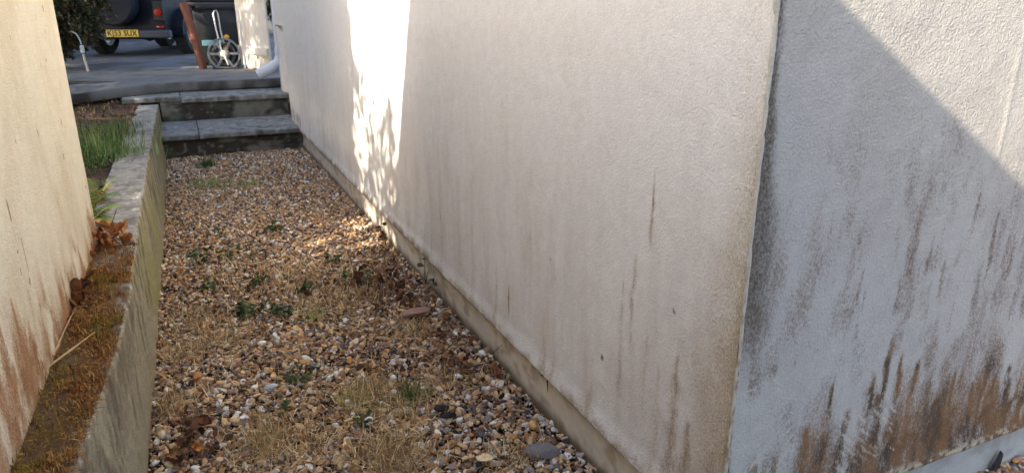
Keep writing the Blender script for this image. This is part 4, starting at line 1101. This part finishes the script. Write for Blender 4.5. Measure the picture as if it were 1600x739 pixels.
def foliage_box(name, loc, dims, n, size, seed, cols, label, cat, trunk_h=.3, dens_scale=3, brown=False, parts=True):
    root = empty(name, loc, 0, label, cat)
    def pf_(r, n_):
        a = r.random((n_ * 3, 3)) * 2 - 1
        q_ = np.abs(a); rad = (q_ ** 3).sum(1) ** (1 / 3.)
        nz = fbm((a[:, 0] * dims[0] + a[:, 2]) * dens_scale, (a[:, 1] * dims[1] + a[:, 2] * dims[2]) * dens_scale, seed)
        k = (rad < .72 + .5 * (nz - .3)) & (r.random(n_ * 3) < .25 + .75 * ss(.35, .8, rad))
        a = a[k][:n_]
        return a * np.array(dims) * .5 + np.array([0, 0, dims[2] * .5 + trunk_h * .4])
    V, F_, C_ = leaf_cards(n, pf_, lambda r, p: pick(r, len(p), cols), size, seed, .9, .2, .5)
    new_mesh('crown', V, F_, C_, False, M['plant'], root)
    m1 = MB()
    m1.tube([(0, 0, -.05), (.02, .02, dims[2] * .45), (.0, .05, dims[2] * .8)], [.05, .04, .015], 8)
    for k in range(5):
        a = k * 1.3; m1.tube([(0, 0, dims[2] * .2 + .1 * k), (math.cos(a) * dims[0] * .25, math.sin(a) * dims[1] * .25, dims[2] * (.4 + .08 * k))], [.022, .008], 6)
    m1.build('trunk', M['bark'], root, True)
    return root
foliage_box('added_shade_hedge', (-2.95, 5.1, .45), (1.0, 4.8, 1.86), 24000, (.06, .12), 821, GR, 'unseen clipped green hedge added behind the outbuilding to block low sun', 'hedge')  # unseen hedge added to keep low sun off the gravel
foliage_box('added_shade_hedge', (-3.1, 8.9, .45), (1.1, 3.6, 2.4), 13000, (.05, .10), 822, GR, 'taller unseen hedge added beside the garden bed near the drive to block sun', 'hedge')  # unseen hedge added, carries the low sun block on towards the drive
foliage_box('conifer_bush', (-1.66, 11.5, .48), (1.9, 1.9, 2.4), 30000, (.04, .085), 823, [(76, 74, 46), (92, 80, 54), (70, 84, 46), (104, 84, 60), (56, 62, 38)], 'shaggy brown green bush beside the drive, partly behind the cream wall', 'bush')
foliage_box('garden_tree', (-4.6, 14.2, .45), (4.8, 6.4, 5.4), 46000, (.09, .17), 824, GR, 'broad leafy tree shading the parked car from the left', 'tree', 1.2, 1.2)
foliage_box('garden_tree', (-5.0, 20.0, .55), (4.5, 5, 5.0), 14000, (.1, .2), 825, GR, 'leafy tree beyond the parked car on the left', 'tree', 1.2, 1.2)
foliage_box('back_hedge', (.0, 21.5, .55), (9.0, 1.4, 2.6), 18000, (.08, .16), 826, [(70, 78, 44), (84, 96, 50), (60, 66, 40)], 'dark hedge closing the drive behind the parked car', 'hedge', dens_scale=1.2)

nh = empty('added_shade_house', (-9.0, 19.5, DZ), 0, 'unseen plain rendered house added left of the drive to shade the parked car', 'house')  # unseen house added to throw solid shade over drive and car
nm = flat_mat('shade_house_render', lin(205, 200, 188), .9, scale=3, bumps=[(60, 3, .4, .006)])
m_ = MB(); m_.box((0, 0, 2.5), (6, 13, 5.0)); m_.build('wall', nm, nh)
m_ = MB(); m_.prism([(-3.3, -6.8, 5.0), (3.3, -6.8, 5.0), (0, -6.8, 7.2)], (0, 13.6, 0)); m_.build('roof', M['roof'], nh)
for yy in (-4, 0, 4):
    m_ = MB(); m_.box((3.005, yy, 1.6), (.06, 1.2, 1.1), .01); w_ = m_.build('window', M['glass'], nh)
    m_ = MB(); m_.box((3.05, yy, 1.0), (.14, 1.35, .06), .01); m_.build('sill', M['trim'], w_)

# ------------------------------------------------------------------ BED STAKE
m_ = empty('white_stake', at_z(141, 122, .50), 0, 'thin leaning white stake with bent top in front of the bush', 'stake')
a = MB(); a.tube([(0, 0, 0), (-.015, 0, .14), (-.03, 0, .30)], [.016, .015, .014], 8); a.build('post', M['stake'], m_, True)
a = MB(); a.box((-.03, 0, .36), (.045, .04, .10), .012); a.build('cap', M['pvc'], m_)
a = MB(); a.tube([(-.03, 0, .42), (-.045, 0, .50), (-.07, 0, .55), (-.12, 0, .585)], [.008, .009, .008, .010], 7); a.build('bent_top', M['pvc'], m_, True)

# ------------------------------------------------------------------ PARKED OFF-ROADER
def wheel(parent, loc, R_t, w, name='wheel'):
    root = empty(name, loc); root.parent = parent
    m1 = MB(); Mx = Matrix.Rotation(math.pi / 2, 4, 'Y')
    h = w / 2
    m1.lathe([(R_t * .60, -h * .92), (R_t * .66, -h), (R_t * .92, -h), (R_t, -h * .72), (R_t, h * .72), (R_t * .92, h), (R_t * .66, h), (R_t * .60, h * .92)], 36, Mx, closed=True)
    for k in range(36):
        a_ = 2 * math.pi * k / 36
        m1.box((0, 0, R_t), (w * .7, .03, .012), 0, Matrix.Rotation(a_, 4, 'X'))
    m1.build('tyre', M['rubber'], root, True)
    m2 = MB(); m2.lathe([(R_t * .60, -h * .9), (R_t * .60, h * .9), (R_t * .55, h * .9), (R_t * .52, -h * .9)], 36, Mx, closed=True)
    for k in range(5):
        m2.box((h * .62, 0, R_t * .30), (.02, R_t * .18, R_t * .52), .005, Matrix.Rotation(2 * math.pi * k / 5, 4, 'X'))
    m2.lathe([(R_t * .17, h * .55), (R_t * .17, h * .85), (.0001, h * .9)], 16, Mx)
    m2.build('rim', M['steel'], root, True)
    return root
HEAD = math.radians(-23)
car = empty('parked_off_roader', (-.80, 13.75, DZ), HEAD, 'dark blue off-roader with covered spare wheel parked at the top of the drive', 'car')
W2, LN = .76, 3.75
m_ = MB()
side = [(0, .40), (0, .92), (.03, 1.0), (1.2, 1.0), (2.35, .98), (2.42, .95), (3.55, .88), (3.62, .80), (3.62, .45), (3.42, .42), (3.38, .62), (3.22, .74), (2.98, .74), (2.80, .62), (2.74, .36), (1.06, .36), (1.0, .62), (.84, .74), (.58, .74), (.40, .62), (.36, .40)]
m_.prism([(-W2 + .08, y, z) for y, z in side], (2 * W2 - .16, 0, 0))
m_.build('body', M['car'], car)
m_ = MB()
m_.prism([(-W2 + .09, .03, 1.0), (-W2 + .13, .10, 1.66), (-W2 + .16, .16, 1.72), (-W2 + .16, 1.95, 1.72), (-W2 + .13, 2.05, 1.66), (-W2 + .09, 2.35, .99)], (0, 0, 0.0001))
m_.bm.free(); m_ = MB()
cab = [(.02, .99), (.09, 1.66), (.16, 1.72), (1.92, 1.72), (2.02, 1.66), (2.36, .98)]
m_.prism([(-W2 + .10, y, z) for y, z in cab], (2 * W2 - .20, 0, 0)); m_.build('cabin', M['car'], car)
m_ = MB(); m_.prism([(-.5, .028, 1.08), (.5, .028, 1.08), (.48, .078, 1.58), (-.48, .078, 1.58)], (0, -.012, 0)); m_.build('rear_window', M['glass'], car)
m_ = MB(); m_.prism([(-.58, 2.345, 1.04), (.58, 2.345, 1.04), (.55, 2.06, 1.62), (-.55, 2.06, 1.62)], (0, .014, .008)); m_.build('windscreen', M['glass'], car)
for sg in (-1, 1):
    xx = sg * (W2 - .098)
    for (a0, a1, b0, b1) in [(.16, .98, .20, .98), (1.08, 2.18, 1.08, 1.92)]:
        m_ = MB(); m_.prism([(xx, a0, 1.06), (xx, a1, 1.06), (xx, b1, 1.58), (xx, b0, 1.58)], (sg * .012, 0, 0)); m_.build('side_window', M['glass'], car)
    m_ = MB(); m_.box((sg * (W2 - .078), 1.62, .68), (.012, 1.02, .60), .006); d_ = m_.build('door', M['car'], car)
    m_ = MB(); m_.box((sg * (W2 - .064), 1.22, .86), (.02, .12, .03), .004); m_.build('handle', M['ink'], d_)
    for yc_ in (.71, 3.10):
        m_ = MB(); pts = [(yc_ + .46 * math.cos(t), .36 + .42 * math.sin(t)) for t in np.linspace(-.05, math.pi + .05, 12)]
        ptsi = [(yc_ + .40 * math.cos(t), .36 + .37 * math.sin(t)) for t in np.linspace(math.pi + .05, -.05, 12)]
        m_.prism([(sg * (W2 - .10), y, z) for y, z in pts + ptsi], (sg * .19, 0, 0)); m_.build('wheel_arch', M['car'] if sg < 0 else M['archm'] if 'archm' in M else M['car'], car)
        wheel(car, (sg * (W2 - .03), yc_, .36), .365, .21).scale = (sg, 1, 1)
    m_ = MB(); m_.box((sg * .50, 3.66, .72), (.2, .05, .2), .03); m_.build('headlight', M['glass'], car)
m_ = MB(); m_.box((0, -.07, .36), (2 * W2 + .04, .15, .125), .025); m_.build('bumper', M['bumperm'], car)
m_ = MB(); m_.box((0, 3.70, .46), (2 * W2, .14, .14), .03); m_.build('bumper', M['bumperm'], car)
m_ = MB(); m_.box((0, 1.8, .33), (.9, 3.3, .12), .02); m_.tube([(-.6, .71, .34), (.6, .71, .34)], .05, 8); m_.lathe([(.001, -.12), (.12, -.08), (.13, .08), (.001, .12)], 14, Matrix.Translation((0.06, .71, .33)))
m_.box((.0, 3.1, .3), (1.2, .1, .1)); m_.build('chassis', M['underside'], car)
for (x, z, r_, nm) in [(.60, .70, .062, 'tail_light'), (-.60, .70, .062, 'tail_light'), (.60, .47, .035, 'fog_light'), (-.60, .47, .035, 'fog_light')]:
    m_ = MB()
    if nm == 'tail_light':
        m_.box((x, -.012, z + .02), (.17, .03, .30), .01); m_.build('light_housing', M['ink'], car)
        m_ = MB(); m_.lathe([(r_, 0), (r_ * .95, .018), (.001, .022)], 20, Matrix.Translation((x, -.026, z)) @ Matrix.Rotation(math.pi / 2, 4, 'X'))
    else:
        m_.box((x, -.02, z), (.12, .04, .035), .008)
    m_.build(nm, M['redlens'], car, True)
sp = empty('spare_wheel', (-.03, -.16, .86)); sp.parent = car
m_ = MB(); m_.lathe([(.05, -.12), (.34, -.12), (.365, -.10), (.375, 0), (.365, .10), (.34, .125), (.2, .13), (.001, .132)], 40, Matrix.Rotation(math.pi / 2, 4, 'X')); m_.build('cover', M['vinyl'], sp, True)
pl = empty('number_plate', (.03, -.150, .375)); pl.parent = car
m_ = MB(); m_.box((0, 0, 0), (.52, .008, .112), .002); m_.build('plate', M['plate'], pl)
cu = bpy.data.curves.new('plate_text', 'FONT'); cu.body = 'KJ53 SUX'; cu.size = .105; cu.align_x = 'CENTER'; cu.align_y = 'CENTER'; cu.extrude = .0012; cu.space_character = 1.05; cu.offset = .002
to = bpy.data.objects.new('lettering_tmp', cu); col.objects.link(to)
bpy.context.view_layer.update()
me = bpy.data.meshes.new_from_object(to); bpy.data.objects.remove(to)
lt = bpy.data.objects.new('lettering', me); col.objects.link(lt); me.materials.append(M['ink'])
lt.parent = pl; lt.location = (0, -.0055, -.002); lt.rotation_euler = (math.pi / 2, 0, 0)
xsz = max(v.co.x for v in me.vertices) - min(v.co.x for v in me.vertices); lt.scale = (.475 / xsz, .475 / xsz * 1.1, 1)

# ------------------------------------------------------------------ BIN, PIPE, HOSE REEL, SACK
BX, BY = .555, 11.12
bin_ = empty('wheeled_bin', (BX, BY, DZ), math.radians(-8), 'black wheeled bin with a thick rim, standing behind the hose reel', 'bin')
m_ = MB(); m_.box((0, 0, .43), (.64, .60, .76), .03, taper=(.84, .82)); m_.build('bin_body', M['binp'], bin_, True)
m_ = MB(); m_.box((-.02, -.01, .825), (.76, .70, .055), .02); m_.box((0, -.345, .80), (.5, .03, .07), .01); m_.build('rim', M['binp'], bin_, True)
m_ = MB()
m_.box((-.02, -.0, .880), (.72, .66, .05), .022); m_.tube([(-.32, -.33, .87), (-.28, -.30, .93), (.1, -.28, .945), (.30, -.30, .91), (.34, -.33, .87)], [.018] * 5, 8)
m_.build('lid', M['binp'], bin_, True)
for sg in (-1, 1):
    m_ = MB(); m_.lathe([(.1, -.025), (.1, .025)], 20, Matrix.Translation((sg * .27, .27, .10)) @ Matrix.Rotation(math.pi / 2, 4, 'Y')); m_.build('wheel', M['rubber'], bin_, True)
for k, x in enumerate((-.18, 0, .18)):
    m_ = MB(); m_.box((x, -.278, .5), (.02, .02, .5), .006, Matrix.Translation((0, 0, 0)) @ Matrix.Rotation(math.radians(-4), 4, 'X')); m_.build('rib', M['binp'], bin_)
m_ = MB(); m_.box((-.10, -.262, .36), (.28, .012, .15), .003); m_.build('panel', M['teal'], bin_)
p0 = at_z(318, 108, DZ)
m_ = MB(); m_.tube([(p0.x, p0.y, DZ), (p0.x - .06, p0.y + .06, DZ + .40), (p0.x - .135, p0.y + .14, DZ + .84)], .052, 16, cap=False)
m_.tube([(p0.x - .058, p0.y + .055, DZ + .36), (p0.x - .066, p0.y + .066, DZ + .44)], .057, 16)
tag(m_.build('brown_pipe', M['brownpipe'], None, True), 'brown plastic pipe leaning against the left side of the bin', 'pipe')
p1 = at_z(353, 108, DZ)
reel = empty('hose_reel', (p1.x, p1.y, DZ), math.radians(-4), 'grey hose reel with yellow fittings and a tall steel loop handle, before the bin', 'hose reel')
for yy in (-.10, .08):
    d_ = MB(); Mx = Matrix.Translation((0, yy, .20)) @ Matrix.Rotation(math.pi / 2, 4, 'X')
    d_.lathe([(.205, -.008), (.205, .008), (.183, .008), (.183, -.008)], 40, Mx, closed=True)
    for k in range(6):
        d_.box((.115, 0, 0), (.15, .03, .006), .002, Mx @ Matrix.Rotation(k * math.pi / 3, 4, 'Z'))
    d_.lathe([(.07, -.006), (.07, .006)], 24, Mx)
    d_.build('disc', M['greyplastic'], reel, True)
m_ = MB(); m_.lathe([(.06, -.09), (.06, .09)], 20, Matrix.Translation((0, -.01, .20)) @ Matrix.Rotation(math.pi / 2, 4, 'X')); m_.build('drum', M['greyplastic'], reel, True)
m_ = MB(); pts = [(.105 + .02 * math.sin(t * .37)) for t in range(1)]
hel = [((.115 + .025 * ((i // 60) % 2)) * math.cos(i * .52), -.09 + .16 * abs(((i / 90.) % 2) - 1), .20 + (.115 + .025 * ((i // 60) % 2)) * math.sin(i * .52)) for i in range(200)]
m_.tube(hel, .0095, 6); m_.build('hose', M['hose'], reel, True)
m_ = MB(); m_.lathe([(.045, 0), (.045, .03), (.03, .05), (.001, .052)], 20, Matrix.Translation((0, -.11, .20)) @ Matrix.Rotation(math.pi / 2, 4, 'X')); m_.build('hub', M['stake'], reel, True)
m_ = MB(); m_.tube([(0, -.17, .20), (.02, -.18, .14), (.04, -.18, .06)], [.012, .012, .010], 8); m_.build('crank', M['trim'], reel, True)
m_ = MB(); m_.tube([(-.015, -.12, .2), (-.06, -.06, .50), (-.075, .03, .70), (-.06, .03, .74), (-.035, .03, .745), (-.02, .03, .72), (-.01, .02, .5), (.03, .01, .2)], .011, 10); m_.build('loop_handle', M['steel'], reel, True)
for (x, z) in ((.055, .41), (.03, .27)):
    m_ = MB(); m_.tube([(x - .03, -.03, z), (x + .035, -.03, z + .005)], [.022, .018], 10); m_.tube([(x, -.03, z - .03), (x, -.03, z + .035)], [.018, .016], 10); m_.build('connector', M['yellow'], reel, True)
m_ = MB()
for sg in (-1, 1): m_.tube([(sg * .16, -.12, .008), (sg * .02, .0, .2), (sg * .16, .12, .008)], .010, 8)
m_.tube([(-.16, -.12, .012), (.16, -.12, .012)], .009, 8); m_.build('frame', M['binp'], reel, True)

gate = empty('white_gate', (1.02, 9.55, DZ), math.radians(90 + 13), 'white boarded gate folded open beside the bin, catching dappled sun', 'gate')
for k in range(8):
    m_ = MB(); m_.box((.075 + k * .148, 0, .92), (.142, .022, 1.8), .004); m_.build('board', M['whitepaint'], gate)
for z in (.25, .95, 1.6):
    m_ = MB(); m_.box((.6, -.035 if False else .026, z), (1.16, .03, .09), .004); m_.build('rail', M['whitepaint'], gate)
p2 = at_z(383, 108, DZ)
m_ = MB(); m_.tube([(p2.x, p2.y, DZ), (p2.x - .005, p2.y, DZ + .75)], .013, 8); tag(m_.build('white_pole', M['trim'], None, True), 'slim white pole standing between the bin and the sack', 'pole')
p3 = at_z(399, 107, DZ)
sack = empty('rubble_sack', (p3.x, p3.y, DZ), 0, 'pinkish white sack gathered at the top, standing right of the bin', 'sack')
r = np.random.default_rng(3)
th_, hz = np.meshgrid(np.linspace(0, 2 * math.pi, 33), np.linspace(0, 1, 24), indexing='ij')
rad = .125 * np.interp(hz, [0, .1, .5, .75, .88, .93, 1], [.85, 1.0, 1.05, .8, .34, .3, .5]) * (1 + .22 * (fbm(np.cos(th_) * 3 + 9, hz * 5 + np.sin(th_) * 3, 5) - .5) + .05 * np.sin(th_ * 9) * hz)
V = np.stack([rad * np.cos(th_), rad * np.sin(th_), hz * .52], -1); V[-1] = V[0]
new_mesh('sack_body', V.reshape(-1, 3), grid_faces(33, 24), None, True, M['sack'], sack)
m_ = MB(); m_.tube([(.04 * math.cos(t), .04 * math.sin(t), .48) for t in np.linspace(0, 6.28, 13)], .006, 5); m_.build('tie', M['twig'], sack, True)
hook = MB(); hook.tube([(p3.x - .04, p3.y - .1, DZ + .95), (p3.x - .02, p3.y - .1, DZ + .98), (p3.x + .01, p3.y - .1, DZ + .9), (p3.x + .02, p3.y - .08, DZ + .6), (p3.x + .02, p3.y - .03, DZ + .50)], .005, 6)
tag(hook.build('cord', M['twig'], None, True), 'dark cord rising in a loop from the sack', 'cord')

dp = empty('downpipe', (0, 0, 0), 0, 'white downpipe on the far end of the house with a spout over the steps', 'downpipe')
m_ = MB(); m_.tube([(1.045, 8.80, 2.8), (1.045, 8.80, .86), (1.04, 8.80, .80)], .050, 16, cap=False); m_.build('pipe', M['pvc'], dp, True)
m_ = MB(); m_.tube([(1.043, 8.80, .84), (1.02, 8.80, .77), (.93, 8.80, .70), (.82, 8.79, .655), (.77, 8.79, .635)], [.056, .058, .062, .060, .055], 16); m_.build('spout', M['pvc'], dp, True)
m_ = MB(); m_.tube([(1.045, 8.80, .86), (1.045, 8.80, .93)], .058, 16); m_.build('collar', M['pvc'], dp, True)

# ------------------------------------------------------------------ background wall and house beyond the drive
bw = empty('garden_wall', (0, 23.5, DZ), 0, 'pale block garden wall far behind the parked car', 'wall')
m_ = MB(); m_.box((0, 0, .9), (16, .22, 1.8), .01); m_.build('wall_body', flat_mat('pale_block', lin(190, 184, 172), .9, scale=3, bumps=[(40, 3, .4, .01)]), bw)
m_ = MB(); m_.box((0, 0, 1.84), (16.1, .3, .07), .01); m_.build('coping', M['trim'], bw)
